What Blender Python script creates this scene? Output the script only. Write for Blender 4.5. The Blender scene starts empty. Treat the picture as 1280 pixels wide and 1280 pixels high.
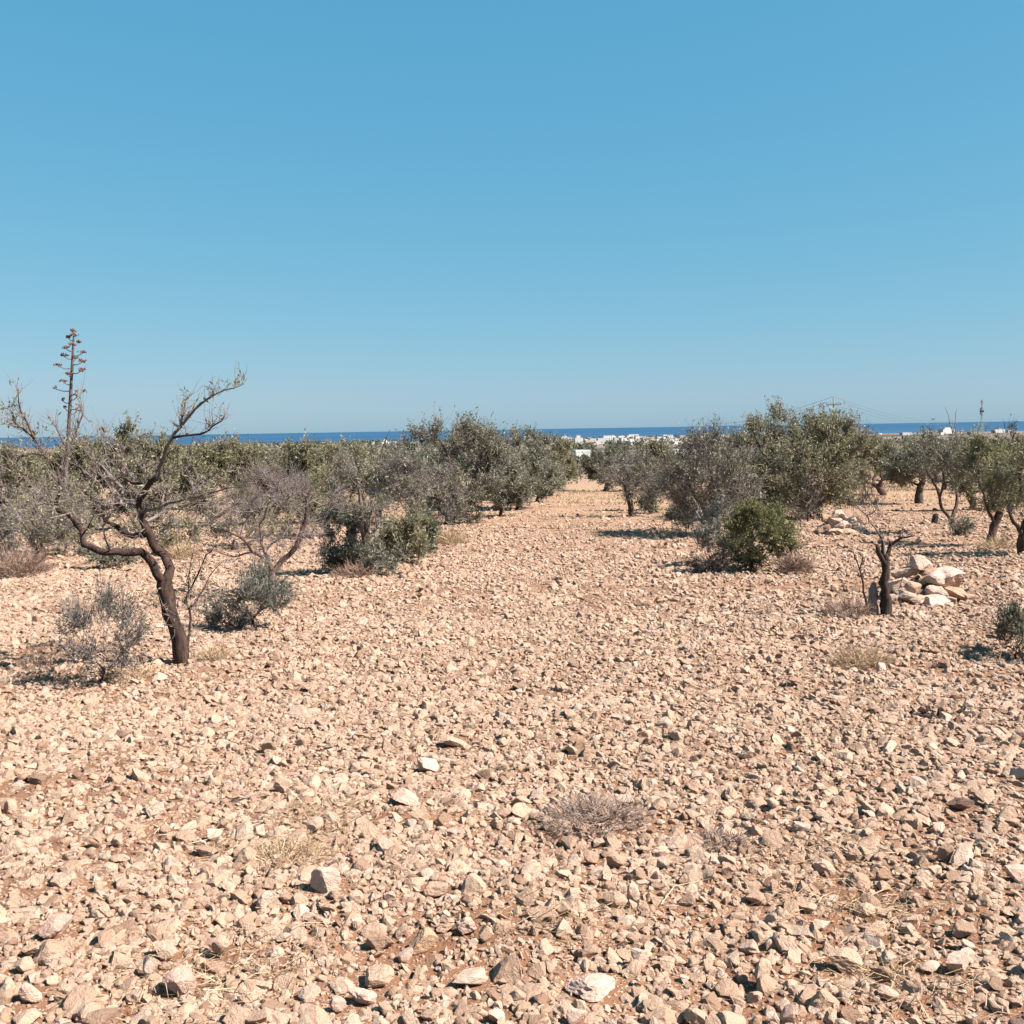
import bpy, math, random
import numpy as np
from mathutils import Matrix, Vector

random.seed(7)
rng = np.random.default_rng(7)
scene = bpy.context.scene
COL = scene.collection

# ------------------------------------------------------------------ camera
EYE = 1.6
F = 1280.0                                   # focal length in photo pixels
PITCH = math.atan(104.0 / F)
ROLL = math.radians(0.93)
cam_d = bpy.data.cameras.new('camera')
cam_d.sensor_width = 36.0
cam_d.lens = 36.0
cam_d.clip_start = 0.05
cam_d.clip_end = 120000.0
cam = bpy.data.objects.new('camera', cam_d)
COL.objects.link(cam)
CM = Matrix.Rotation(math.pi / 2 - PITCH, 3, 'X') @ Matrix.Rotation(-ROLL, 3, 'Z')
cam.matrix_world = Matrix.Translation((0, 0, EYE)) @ CM.to_4x4()
scene.camera = cam
CMN = np.array(CM)

# ------------------------------------------------------------------ world and sun
SUN_EL, SUN_AZ = math.radians(46.5), math.radians(109.0)     # azimuth clockwise from +Y
world = bpy.data.worlds.new('World')
scene.world = world
world.use_nodes = True
wn, wl = world.node_tree.nodes, world.node_tree.links
sky = wn.new('ShaderNodeTexSky')
sky.sky_type = 'NISHITA'
sky.sun_disc = False
sky.sun_elevation = SUN_EL
sky.sun_rotation = SUN_AZ
sky.altitude = 0.0
sky.air_density = 1.0
sky.dust_density = 0.5
sky.ozone_density = 10.0
SKY_STRENGTH, EXPOSURE = 0.085, 1.6
bg = wn['Background']
bg.inputs['Strength'].default_value = SKY_STRENGTH
sep = wn.new('ShaderNodeSeparateColor')
comb = wn.new('ShaderNodeCombineColor')
wl.new(sky.outputs[0], sep.inputs[0])
for ch, (gam, tint) in enumerate(((0.87, 0.135), (0.405, 0.311), (0.265, 0.445))):     # soft camera-like response of the sky
    pw = wn.new('ShaderNodeMath')
    pw.operation = 'POWER'
    pw.inputs[1].default_value = gam
    ml = wn.new('ShaderNodeMath')
    ml.operation = 'MULTIPLY'
    ml.inputs[1].default_value = tint / SKY_STRENGTH / 2 ** EXPOSURE
    wl.new(sep.outputs[ch], pw.inputs[0])
    wl.new(pw.outputs[0], ml.inputs[0])
    wl.new(ml.outputs[0], comb.inputs[ch])
wl.new(comb.outputs[0], bg.inputs['Color'])

sun_d = bpy.data.lights.new('sun', 'SUN')
sun_d.energy = 5.0
sun_d.angle = math.radians(0.55)
sun_d.color = (1.0, 0.93, 0.87)
sun = bpy.data.objects.new('sun', sun_d)
COL.objects.link(sun)
to_sun = Vector((math.cos(SUN_EL) * math.sin(SUN_AZ), math.cos(SUN_EL) * math.cos(SUN_AZ), math.sin(SUN_EL)))
sun.rotation_euler = to_sun.to_track_quat('Z', 'Y').to_euler()
sun.location = (20, 5, 30)

vs = scene.view_settings
vs.view_transform = 'Standard'
vs.look = 'None'
vs.gamma = 1.0
vs.use_curve_mapping = False
vs.exposure = EXPOSURE

# ------------------------------------------------------------------ terrain profile and pixel helpers
TY = [-60, 0, 110, 200, 300, 450, 600, 1000, 1500, 2000, 2650, 2760, 2800]
TZ = [2.4, 0, -4.4, -6.6, -8.6, -10.8, -12.5, -16, -19.5, -22.5, -25.6, -27.5, -29]
SEA_Z = -26.2


def hz(y):
    return np.interp(y, TY, TZ)


def ray(px, py):
    d = CMN @ np.array([(px - 640.0) / F, (640.0 - py) / F, -1.0])
    return d / d[1]                           # scaled so that y advances 1 m


def gp(px, py):
    """Point of the terrain under a photo pixel."""
    d = ray(px, py)
    lo, hi = 0.5, 2700.0
    ys = np.geomspace(lo, hi, 4000)
    diff = EYE + d[2] * ys - hz(ys)
    k = np.argmax(diff < 0)
    if diff[k] >= 0:
        k = len(ys) - 1
    a, b = ys[max(k - 1, 0)], ys[k]
    for _ in range(30):
        m = (a + b) / 2
        if EYE + d[2] * m - hz(m) < 0:
            b = m
        else:
            a = m
    return np.array([d[0] * b, b, hz(b)])


def at(px, py, y):
    """Point seen at a photo pixel, at the distance y."""
    d = ray(px, py)
    return np.array([d[0] * y, y, EYE + d[2] * y])


# ------------------------------------------------------------------ materials
def nodes(name):
    m = bpy.data.materials.new(name)
    m.use_nodes = True
    nt = m.node_tree
    return m, nt.nodes, nt.links, nt.nodes['Principled BSDF']


def ramp(n, stops, interp='LINEAR'):
    r = n.new('ShaderNodeValToRGB')
    cr = r.color_ramp
    cr.interpolation = interp
    while len(cr.elements) < len(stops):
        cr.elements.new(0.5)
    for e, (p, c) in zip(cr.elements, stops):
        e.position = p
        e.color = (*c, 1)
    return r


def noise(n, l, vec, scale, detail=4, rough=0.6):
    t = n.new('ShaderNodeTexNoise')
    t.inputs['Scale'].default_value = scale
    t.inputs['Detail'].default_value = detail
    t.inputs['Roughness'].default_value = rough
    if vec is not None:
        l.new(vec, t.inputs['Vector'])
    return t


def mixc(n, l, fac, a, b, mode='MIX'):
    m = n.new('ShaderNodeMix')
    m.data_type = 'RGBA'
    m.blend_type = mode
    for sock, v in ((m.inputs[0], fac), (m.inputs[6], a), (m.inputs[7], b)):
        if isinstance(v, (int, float)):
            sock.default_value = v
        elif isinstance(v, tuple):
            sock.default_value = (*v, 1)
        else:
            l.new(v, sock)
    return m.outputs[2]


def mathn(n, l, op, a, b=0.0, clamp=False):
    m = n.new('ShaderNodeMath')
    m.operation = op
    m.use_clamp = clamp
    for sock, v in ((m.inputs[0], a), (m.inputs[1], b)):
        if isinstance(v, (int, float)):
            sock.default_value = v
        else:
            l.new(v, sock)
    return m.outputs[0]


def maprange(n, l, v, a, b, c=0.0, d=1.0):
    m = n.new('ShaderNodeMapRange')
    m.clamp = True
    l.new(v, m.inputs[0])
    for i, x in enumerate((a, b, c, d)):
        m.inputs[i + 1].default_value = x
    return m.outputs[0]


def bump(n, l, height, strength, dist, out):
    b = n.new('ShaderNodeBump')
    b.inputs['Strength'].default_value = strength
    b.inputs['Distance'].default_value = dist
    l.new(height, b.inputs['Height'])
    l.new(b.outputs[0], out)


def ground_material():
    m, n, l, p = nodes('stony_soil')
    g = n.new('ShaderNodeNewGeometry')
    pos = g.outputs['Position']
    sep = n.new('ShaderNodeSeparateXYZ')
    l.new(pos, sep.inputs[0])
    Y = sep.outputs['Y']
    n1 = noise(n, l, pos, 3.0, 6)
    n2 = noise(n, l, pos, 45.0, 5, 0.7)
    n3 = noise(n, l, pos, 0.35, 4)
    soil = ramp(n, [(0.28, (0.105, 0.051, 0.027)), (0.5, (0.179, 0.088, 0.050)), (0.72, (0.251, 0.138, 0.081))])
    l.new(mathn(n, l, 'ADD', mathn(n, l, 'MULTIPLY', n1.outputs[0], 0.5), mathn(n, l, 'MULTIPLY', n2.outputs[0], 0.5)), soil.inputs[0])
    # small stone chips too small to build, then whole stones on the far half of the field
    v = n.new('ShaderNodeTexVoronoi')
    v.inputs['Scale'].default_value = 85
    v.inputs['Randomness'].default_value = 1.0
    wob = noise(n, l, pos, 60, 3)
    l.new(mixc(n, l, 0.02, pos, wob.outputs['Color'], 'ADD'), v.inputs['Vector'])
    vs_ = n.new('ShaderNodeSeparateColor')
    l.new(v.outputs['Color'], vs_.inputs[0])
    some = mathn(n, l, 'GREATER_THAN', vs_.outputs[1], 0.45)
    vr = ramp(n, [(0.0, (1, 1, 1)), (0.42, (0.9, 0.9, 0.9)), (0.55, (0, 0, 0))])
    l.new(v.outputs['Distance'], vr.inputs[0])
    chip_col = ramp(n, [(0.0, (0.203, 0.121, 0.073)), (0.5, (0.342, 0.225, 0.149)), (1.0, (0.422, 0.301, 0.215))])
    l.new(v.outputs['Color'], chip_col.inputs[0])
    cover = maprange(n, l, n1.outputs[0], 0.38, 0.55)
    near = mixc(n, l, mathn(n, l, 'MULTIPLY', mathn(n, l, 'MULTIPLY', vr.outputs[0], some), cover), soil.outputs[0], chip_col.outputs[0])
    v2 = n.new('ShaderNodeTexVoronoi')
    v2.inputs['Scale'].default_value = 9
    l.new(pos, v2.inputs['Vector'])
    vr2 = ramp(n, [(0.0, (1, 1, 1)), (0.40, (1, 1, 1)), (0.58, (0, 0, 0))])
    l.new(v2.outputs['Distance'], vr2.inputs[0])
    chip2 = ramp(n, [(0.0, (0.265, 0.158, 0.101)), (0.5, (0.372, 0.243, 0.166)), (1.0, (0.437, 0.301, 0.222))])
    l.new(v2.outputs['Color'], chip2.inputs[0])
    mid = mixc(n, l, mathn(n, l, 'MULTIPLY', vr2.outputs[0], maprange(n, l, Y, 9, 20, 0.0, 0.9)), near, chip2.outputs[0])
    # dry grass and dusty soil further out
    stretch = n.new('ShaderNodeMapping')
    stretch.inputs['Scale'].default_value = (0.35, 1.3, 1)
    l.new(pos, stretch.inputs[0])
    n4 = noise(n, l, stretch.outputs[0], 0.8, 6, 0.65)
    dry = ramp(n, [(0.28, (0.207, 0.119, 0.074)), (0.45, (0.315, 0.197, 0.121)), (0.62, (0.380, 0.253, 0.159)), (0.8, (0.414, 0.286, 0.187))])
    l.new(n4.outputs[0], dry.inputs[0])
    far = mixc(n, l, mathn(n, l, 'MULTIPLY', maprange(n, l, Y, 22, 48), maprange(n, l, n3.outputs[0], 0.3, 0.5, 0.45, 0.95)), mid, dry.outputs[0])
    # coastal plain: fields, scrub, bare pink earth
    n5 = noise(n, l, stretch.outputs[0], 0.006, 6, 0.6)
    plain = ramp(n, [(0.35, (0.042, 0.042, 0.027)), (0.46, (0.084, 0.071, 0.053)), (0.54, (0.158, 0.119, 0.101)), (0.7, (0.201, 0.158, 0.143))])
    l.new(n5.outputs[0], plain.inputs[0])
    col = mixc(n, l, maprange(n, l, Y, 100, 190), far, plain.outputs[0])
    l.new(col, p.inputs['Base Color'])
    p.inputs['Roughness'].default_value = 0.95
    p.inputs['Specular IOR Level'].default_value = 0.15
    h = mathn(n, l, 'ADD', mathn(n, l, 'MULTIPLY', n2.outputs[0], 0.5), mathn(n, l, 'MULTIPLY', mathn(n, l, 'MULTIPLY', vr.outputs[0], some), 0.7))
    bump(n, l, h, 1.0, 0.016, p.inputs['Normal'])
    return m


def stone_material(name, stops, bright=1.0):
    m, n, l, p = nodes(name)
    oi = n.new('ShaderNodeObjectInfo')
    tc = n.new('ShaderNodeTexCoord')
    add = n.new('ShaderNodeVectorMath')
    add.operation = 'ADD'
    l.new(tc.outputs['Object'], add.inputs[0])
    cmb = n.new('ShaderNodeCombineXYZ')
    for i in range(3):
        l.new(mathn(n, l, 'MULTIPLY', oi.outputs['Random'], 37.0 + 11 * i), cmb.inputs[i])
    l.new(cmb.outputs[0], add.inputs[1])
    vec = add.outputs[0]
    base = ramp(n, stops)
    l.new(oi.outputs['Random'], base.inputs[0])
    n1 = noise(n, l, vec, 1.6, 6, 0.65)
    n2 = noise(n, l, vec, 9.0, 5, 0.7)
    dust = maprange(n, l, n1.outputs[0], 0.42, 0.72)
    c = mixc(n, l, mathn(n, l, 'MULTIPLY', dust, 0.5), base.outputs[0], (0.29, 0.195, 0.13))
    spec = ramp(n, [(0.28, (0.62, 0.56, 0.52)), (0.5, (1, 1, 1)), (0.75, (1.10, 1.10, 1.09))])
    l.new(n2.outputs[0], spec.inputs[0])
    c = mixc(n, l, 0.75, c, spec.outputs[0], 'MULTIPLY')
    l.new(c, p.inputs['Base Color'])
    p.inputs['Roughness'].default_value = 0.9
    p.inputs['Specular IOR Level'].default_value = 0.2
    h = mathn(n, l, 'ADD', n1.outputs[0], mathn(n, l, 'MULTIPLY', n2.outputs[0], 0.5))
    bump(n, l, h, 0.55, 0.35, p.inputs['Normal'])
    return m


M_STONE = stone_material('limestone', [(0.0, (0.238, 0.141, 0.094)), (0.12, (0.351, 0.227, 0.157)), (0.5, (0.438, 0.294, 0.207)),
                                       (0.82, (0.492, 0.343, 0.250)), (0.93, (0.416, 0.307, 0.238)), (1.0, (0.541, 0.404, 0.313))])
M_STONE_WHITE = stone_material('white_limestone', [(0, (0.553, 0.377, 0.295)), (1, (0.602, 0.427, 0.338))])
M_STONE_GREY = stone_material('grey_limestone', [(0, (0.442, 0.297, 0.233)), (1, (0.491, 0.333, 0.266))])
M_STONE_ORANGE = stone_material('orange_limestone', [(0, (0.458, 0.283, 0.175)), (1, (0.480, 0.303, 0.190))])
M_STONE_BROWN_OR_SHADE = stone_material('brown_stone_or_shade', [(0, (0.164, 0.095, 0.075)), (1, (0.208, 0.124, 0.101))])  # brown of the corner rock; on two others it paints in shade
M_GROUND = ground_material()


def bark(name, dark, light, scale=9.0):
    m, n, l, p = nodes(name)
    g = n.new('ShaderNodeNewGeometry')
    mp = n.new('ShaderNodeMapping')
    mp.inputs['Scale'].default_value = (1, 1, 0.28)
    l.new(g.outputs['Position'], mp.inputs[0])
    n1 = noise(n, l, mp.outputs[0], scale * 3, 6, 0.7)
    r = ramp(n, [(0.3, dark), (0.7, light)])
    l.new(n1.outputs[0], r.inputs[0])
    l.new(r.outputs[0], p.inputs['Base Color'])
    p.inputs['Roughness'].default_value = 0.9
    p.inputs['Specular IOR Level'].default_value = 0.15
    bump(n, l, n1.outputs[0], 1.0, 0.02, p.inputs['Normal'])
    return m


M_BARK = bark('olive_bark', (0.026, 0.017, 0.013), (0.128, 0.086, 0.068))
M_BARK_DARK = bark('dark_rough_bark', (0.008, 0.005, 0.004), (0.085, 0.052, 0.041), 7)
M_BARK_GREY = bark('grey_bark', (0.075, 0.056, 0.049), (0.225, 0.180, 0.158))
M_BARK_PALE = bark('pale_bark', (0.225, 0.180, 0.150), (0.390, 0.330, 0.285))
M_TWIG = bark('dry_twig', (0.120, 0.088, 0.081), (0.277, 0.222, 0.209), 20)
M_TWIG_DARK = bark('dark_twig', (0.05, 0.035, 0.03), (0.16, 0.11, 0.095), 20)


def leaf(name, stops, transl=0.35):
    m, n, l, p = nodes(name)
    a = n.new('ShaderNodeAttribute')
    a.attribute_name = 'tint'
    r = ramp(n, stops)
    l.new(a.outputs['Fac'], r.inputs[0])
    l.new(r.outputs[0], p.inputs['Base Color'])
    p.inputs['Roughness'].default_value = 0.6
    p.inputs['Specular IOR Level'].default_value = 0.3
    t = n.new('ShaderNodeBsdfTranslucent')
    l.new(r.outputs[0], t.inputs['Color'])
    mx = n.new('ShaderNodeMixShader')
    mx.inputs[0].default_value = transl
    l.new(p.outputs[0], mx.inputs[1])
    l.new(t.outputs[0], mx.inputs[2])
    l.new(mx.outputs[0], n['Material Output'].inputs['Surface'])
    return m


M_OLIVE = leaf('olive_leaf', [(0.0, (0.078, 0.075, 0.039)), (0.45, (0.176, 0.162, 0.090)), (0.8, (0.281, 0.256, 0.156)), (1.0, (0.437, 0.391, 0.278))])
M_OLIVE_DARK = leaf('dark_olive_leaf', [(0.0, (0.043, 0.047, 0.029)), (0.5, (0.106, 0.109, 0.065)), (0.85, (0.183, 0.175, 0.113)), (1.0, (0.281, 0.271, 0.198))])
M_OLIVE_GREY = leaf('grey_olive_leaf', [(0.0, (0.079, 0.076, 0.048)), (0.5, (0.174, 0.168, 0.114)), (1.0, (0.330, 0.319, 0.237))])
M_YELLOW = leaf('yellow_green_leaf', [(0.0, (0.088, 0.087, 0.037)), (0.5, (0.182, 0.172, 0.088)), (1.0, (0.339, 0.312, 0.176))])
M_GREEN = leaf('fresh_green_leaf', [(0.0, (0.053, 0.058, 0.020)), (0.5, (0.122, 0.125, 0.046)), (1.0, (0.281, 0.248, 0.122))])
M_BLUE = leaf('blue_green_leaf', [(0.0, (0.041, 0.046, 0.034)), (0.5, (0.100, 0.105, 0.078)), (1.0, (0.228, 0.228, 0.177))])
M_SAGE = leaf('sage_leaf', [(0.0, (0.068, 0.068, 0.053)), (0.5, (0.143, 0.139, 0.112)), (1.0, (0.255, 0.240, 0.203))])
M_STRAW = leaf('straw', [(0.0, (0.200, 0.123, 0.067)), (0.5, (0.340, 0.231, 0.134)), (1.0, (0.479, 0.362, 0.228))], 0.15)
M_WEED = leaf('dead_weed_stem', [(0.0, (0.115, 0.074, 0.057)), (0.5, (0.222, 0.157, 0.125)), (1.0, (0.351, 0.265, 0.211))], 0.1)
M_RUST = leaf('russet_twig', [(0.0, (0.098, 0.056, 0.041)), (0.5, (0.210, 0.128, 0.094)), (1.0, (0.315, 0.225, 0.165))], 0.1)
M_AGAVE = leaf('agave_leaf', [(0.0, (0.06, 0.085, 0.06)), (1.0, (0.17, 0.20, 0.15))], 0.05)


def plain_mat(name, c, rough=0.8, spec=0.2, var=0.15, scale=0.6):
    m, n, l, p = nodes(name)
    g = n.new('ShaderNodeNewGeometry')
    n1 = noise(n, l, g.outputs['Position'], scale, 5)
    r = ramp(n, [(0.3, tuple(x * (1 - var) for x in c)), (0.7, tuple(min(1, x * (1 + var)) for x in c))])
    l.new(n1.outputs[0], r.inputs[0])
    l.new(r.outputs[0], p.inputs['Base Color'])
    p.inputs['Roughness'].default_value = rough
    p.inputs['Specular IOR Level'].default_value = spec
    return m


M_WHITE = plain_mat('white_render', (0.476, 0.462, 0.449), var=0.05)
M_CREAM = plain_mat('cream_render', (0.340, 0.292, 0.252), var=0.06)
M_ROOF = plain_mat('flat_roof', (0.352, 0.304, 0.272), var=0.1)
M_GLASS = plain_mat('window_dark', (0.05, 0.06, 0.08), 0.2, 0.5)
M_POLE = plain_mat('weathered_wood_pole', (0.16, 0.13, 0.11), scale=4)
M_METAL = plain_mat('galvanised_steel', (0.30, 0.31, 0.33), 0.5, 0.4, scale=4)
M_WIRE = plain_mat('cable', (0.08, 0.08, 0.09), 0.5, 0.3)
M_FLOWER = plain_mat('agave_seed_head', (0.13, 0.066, 0.045), 0.8, 0.2, 0.35, 12)
M_STALK = plain_mat('agave_stalk', (0.085, 0.066, 0.056), 0.8, 0.2, 0.2, 8)
M_CHAR = bark('charred_wood', (0.010, 0.007, 0.006), (0.075, 0.050, 0.042))
M_WOODGREY = bark('grey_dead_wood', (0.137, 0.103, 0.088), (0.293, 0.229, 0.195))


def sea_material():
    m, n, l, p = nodes('sea_water')
    g = n.new('ShaderNodeNewGeometry')
    mp = n.new('ShaderNodeMapping')
    mp.inputs['Scale'].default_value = (0.0004, 0.0016, 1)
    l.new(g.outputs['Position'], mp.inputs[0])
    n1 = noise(n, l, mp.outputs[0], 1.0, 5, 0.6)
    r = ramp(n, [(0.3, (0.016, 0.053, 0.104)), (0.7, (0.027, 0.075, 0.132))])
    l.new(n1.outputs[0], r.inputs[0])
    l.new(r.outputs[0], p.inputs['Base Color'])
    p.inputs['Roughness'].default_value = 0.7
    p.inputs['Specular IOR Level'].default_value = 0.12
    p.inputs['IOR'].default_value = 1.33
    return m


M_SEA = sea_material()


# ------------------------------------------------------------------ mesh and object helpers
def mesh_from(name, verts, faces_list, mats, mat_idx=None, tint=None, smooth=False):
    """faces_list: list of (n,k) int arrays (k = 3 or 4)."""
    verts = np.asarray(verts, dtype=np.float32)
    me = bpy.data.meshes.new(name)
    faces_list = [np.asarray(f, dtype=np.int32) for f in faces_list if len(f)]
    me.vertices.add(len(verts))
    me.vertices.foreach_set('co', verts.ravel())
    nl = sum(f.size for f in faces_list)
    nf = sum(len(f) for f in faces_list)
    me.loops.add(nl)
    me.loops.foreach_set('vertex_index', np.concatenate([f.ravel() for f in faces_list]))
    me.polygons.add(nf)
    tot = np.concatenate([np.full(len(f), f.shape[1], dtype=np.int32) for f in faces_list])
    start = np.concatenate([[0], np.cumsum(tot)[:-1]]).astype(np.int32)
    me.polygons.foreach_set('loop_start', start)
    me.polygons.foreach_set('loop_total', tot)
    for m in mats:
        me.materials.append(m)
    if mat_idx is not None:
        me.polygons.foreach_set('material_index', np.asarray(mat_idx, dtype=np.int32))
    me.polygons.foreach_set('use_smooth', np.full(nf, bool(smooth)))
    if tint is not None:
        a = me.attributes.new('tint', 'FLOAT', 'FACE')
        a.data.foreach_set('value', np.asarray(tint, dtype=np.float32))
    me.update(calc_edges=True)
    return me


def link(name, data, parent=None, loc=None):
    o = bpy.data.objects.new(name, data)
    COL.objects.link(o)
    if parent is not None:
        o.parent = parent
    if loc is not None:
        o.location = [float(v) for v in loc]
    return o


def tag(o, label=None, cat=None, group=None, kind=None):
    if label:
        o['label'] = label
    if cat:
        o['category'] = cat
    if group:
        o['group'] = group
    if kind:
        o['kind'] = kind
    return o


class MB:
    """Collects shapes of one mesh object."""
    def __init__(self):
        self.v, self.q, self.t, self.qm, self.tm, self.n = [], [], [], [], [], 0

    def add(self, verts, quads=(), tris=(), mi=0):
        verts = np.asarray(verts, float).reshape(-1, 3)
        if len(quads):
            q = np.asarray(quads) + self.n
            self.q.append(q)
            self.qm.append(np.full(len(q), mi))
        if len(tris):
            t = np.asarray(tris) + self.n
            self.t.append(t)
            self.tm.append(np.full(len(t), mi))
        self.v.append(verts)
        self.n += len(verts)

    def box(self, x0, x1, y0, y1, z0, z1, mi=0):
        v = [(x, y, z) for z in (z0, z1) for y in (y0, y1) for x in (x0, x1)]
        self.add(v, [(0, 2, 3, 1), (4, 5, 7, 6), (0, 1, 5, 4), (2, 6, 7, 3), (0, 4, 6, 2), (1, 3, 7, 5)], mi=mi)

    def tube(self, pts, r, k=6, mi=0, cap=True):
        pts = np.asarray(pts, float)
        n = len(pts)
        r = np.broadcast_to(np.asarray(r, float), (n,))
        t = np.gradient(pts, axis=0)
        v = rings(pts, t, r, k).reshape(-1, 3)
        i = np.arange(n - 1)[:, None] * k
        j = np.arange(k)[None]
        q = np.stack([i + j, i + (j + 1) % k, i + k + (j + 1) % k, i + k + j], -1).reshape(-1, 4)
        tr = []
        if cap:
            v = np.vstack([v, pts[0], pts[-1]])
            tr = [(n * k, (a + 1) % k, a) for a in range(k)] + [(n * k + 1, (n - 1) * k + a, (n - 1) * k + (a + 1) % k) for a in range(k)]
        self.add(v, q, tr, mi)

    def build(self, name, mats, parent=None, loc=None, smooth=False):
        fl, mi = [], []
        if self.q:
            fl.append(np.vstack(self.q))
            mi.append(np.concatenate(self.qm))
        if self.t:
            fl.append(np.vstack(self.t))
            mi.append(np.concatenate(self.tm))
        me = mesh_from(name, np.vstack(self.v), fl, mats, np.concatenate(mi), smooth=smooth)
        return link(name, me, parent, loc)


def nrm(a):
    return a / np.maximum(np.linalg.norm(a, axis=-1, keepdims=True), 1e-9)


REF = nrm(np.array([0.13, 0.97, 0.21]))


def rings(pos, tang, rad, k, gnarl=0.0, g=None):
    t = nrm(tang)
    u = nrm(np.cross(t, REF))
    w = np.cross(t, u)
    a = np.arange(k) * 2 * math.pi / k
    r = rad[:, None] * np.ones(k)[None]
    if gnarl:
        r = r * (1 + gnarl * (g or rng).normal(size=r.shape))
    return pos[:, None, :] + r[..., None] * (np.cos(a)[None, :, None] * u[:, None] + np.sin(a)[None, :, None] * w[:, None])


# ------------------------------------------------------------------ plants
FULL, SPREAD = 1.6, np.array([1.10, 1.10, 1.06])


class Skel:
    def __init__(self, seed):
        self.g = np.random.default_rng(seed)
        self.pos, self.par, self.fix, self.part, self.plen = [], [], [], [], []

    def add(self, p, parent, fix=np.nan, part=-1):
        self.pos.append(np.asarray(p, float))
        self.par.append(parent)
        self.fix.append(fix)
        self.part.append(part)
        self.plen.append(0.0 if parent < 0 else self.plen[parent] + float(np.linalg.norm(self.pos[parent] - self.pos[-1])))
        return len(self.pos) - 1

    def path(self, pts, r0, r1, part, parent=-1, step=0.12, wob=0.012):
        """A limb of given course: Catmull-Rom through pts. Without a parent it starts a new root."""
        pts = np.asarray(pts, float)
        P = np.vstack([2 * pts[0] - pts[1], pts, 2 * pts[-1] - pts[-2]])
        out = []
        for i in range(1, len(P) - 2):
            n = max(2, int(np.linalg.norm(P[i + 1] - P[i]) / step))
            for s in np.arange(n) / n:
                a, b, c, d = P[i - 1:i + 3]
                out.append(0.5 * (2 * b + (c - a) * s + (2 * a - 5 * b + 4 * c - d) * s * s + (3 * b - a - 3 * c + d) * s ** 3))
        out.append(pts[-1])
        ids, last = [], parent
        for i, p in enumerate(out):
            f = i / (len(out) - 1)
            j = p + self.g.normal(size=3) * wob * (0 if i == 0 else 1)
            last = self.add(j, last, r0 + (r1 - r0) * f, part)
            ids.append(last)
        return ids

    def grow(self, targets, step=0.15, wig=0.25, bend=0.25, from_ids=None, pathw=0.2, part=-1):
        centre = np.mean(self.pos[-5:], axis=0) if from_ids is None else np.mean([self.pos[i] for i in from_ids], axis=0)
        order = np.argsort(np.linalg.norm(targets - centre, axis=1))
        cand = list(range(len(self.pos))) if from_ids is None else list(from_ids)
        for t in targets[order]:
            P = np.array([self.pos[i] for i in cand])
            L = np.array([self.plen[i] for i in cand])
            v = t - P
            d = np.linalg.norm(v, axis=1)
            cost = d * (1 + 0.35 * (v[:, 2] < -0.1)) + pathw * L
            i = cand[int(np.argmin(cost))]
            p0 = self.pos[i]
            d0 = np.linalg.norm(t - p0)
            if d0 < 0.04:
                continue
            n = max(2, int(d0 / step))
            base = t - p0
            ctrl = p0 + base * 0.5 + self.g.normal(size=3) * d0 * 0.10 + np.array([0, 0, bend * d0 * 0.5])
            last = i
            for k in range(1, n + 1):
                s = k / n
                q = (1 - s) ** 2 * p0 + 2 * s * (1 - s) * ctrl + s * s * t
                if k < n:
                    q = q + self.g.normal(size=3) * step * wig * 0.45
                last = self.add(q, last, np.nan, part)
                cand.append(last)

    def arrays(self, tip=0.004, root=None, expo=2.3):
        pos = np.array(self.pos)
        par = np.array(self.par)
        fix = np.array(self.fix)
        n = len(pos)
        acc = np.zeros(n)
        nch = np.bincount(par[par >= 0], minlength=n)
        acc[nch == 0] = tip ** expo
        for i in range(n - 1, -1, -1):
            if par[i] >= 0:
                acc[par[i]] += acc[i]
        rad = acc ** (1 / expo)
        if root is not None:
            rb = rad[0]
            rad = tip + (rad - tip) * (root - tip) / max(rb - tip, 1e-6)
        for i in range(n):
            if not np.isnan(fix[i]):
                rad[i] = fix[i]
            elif par[i] >= 0:
                rad[i] = min(rad[i], rad[par[i]] * 0.92)
        rad[nch == 0] *= 0.45
        # main child
        main = np.full(n, -1)
        best = np.zeros(n)
        part = np.array(self.part)
        for i in range(n):
            p = par[i]
            if p >= 0:
                s = rad[i] + (1.0 if part[i] == part[p] and not np.isnan(fix[i]) else 0)
                if s > best[p]:
                    best[p] = s
                    main[p] = i
        tang = np.zeros((n, 3))
        for i in range(n):
            p = par[i]
            if p >= 0:
                tang[i] += nrm(pos[i] - pos[p])
            if main[i] >= 0:
                tang[i] += nrm(pos[main[i]] - pos[i])
            if not tang[i].any():
                tang[i] = (0, 0, 1)
        self.P, self.parr, self.R, self.main, self.T, self.nch, self.partr = pos, par, rad, main, tang, nch, part
        return pos, par, rad

    def mesh(self, sel, k, gnarl=0.0):
        """Tubes for the edges (parent -> node) where sel[node]; returns verts, quads."""
        P, par, R = self.P, self.parr, self.R
        idx = np.where(sel & (par >= 0))[0]
        if not len(idx):
            return np.zeros((0, 3)), np.zeros((0, 4), int)
        allr = rings(P, self.T, R, k, gnarl, self.g)
        V = [allr.reshape(-1, 3)]
        start = par[idx] * k
        side = self.main[par[idx]] != idx
        si = idx[side]
        if len(si):
            ex = rings(P[par[si]], P[si] - P[par[si]], np.minimum(R[si] * 1.15, R[par[si]]), k, gnarl, self.g)
            start[side] = len(P) * k + np.arange(len(si)) * k
            V.append(ex.reshape(-1, 3))
        V = np.vstack(V)
        j = np.arange(k)[None]
        a = start[:, None]
        b = (idx * k)[:, None]
        q = np.stack([a + j, a + (j + 1) % k, b + (j + 1) % k, b + j], -1).reshape(-1, 4)
        used, inv = np.unique(q, return_inverse=True)
        return V[used], inv.reshape(q.shape)


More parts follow.
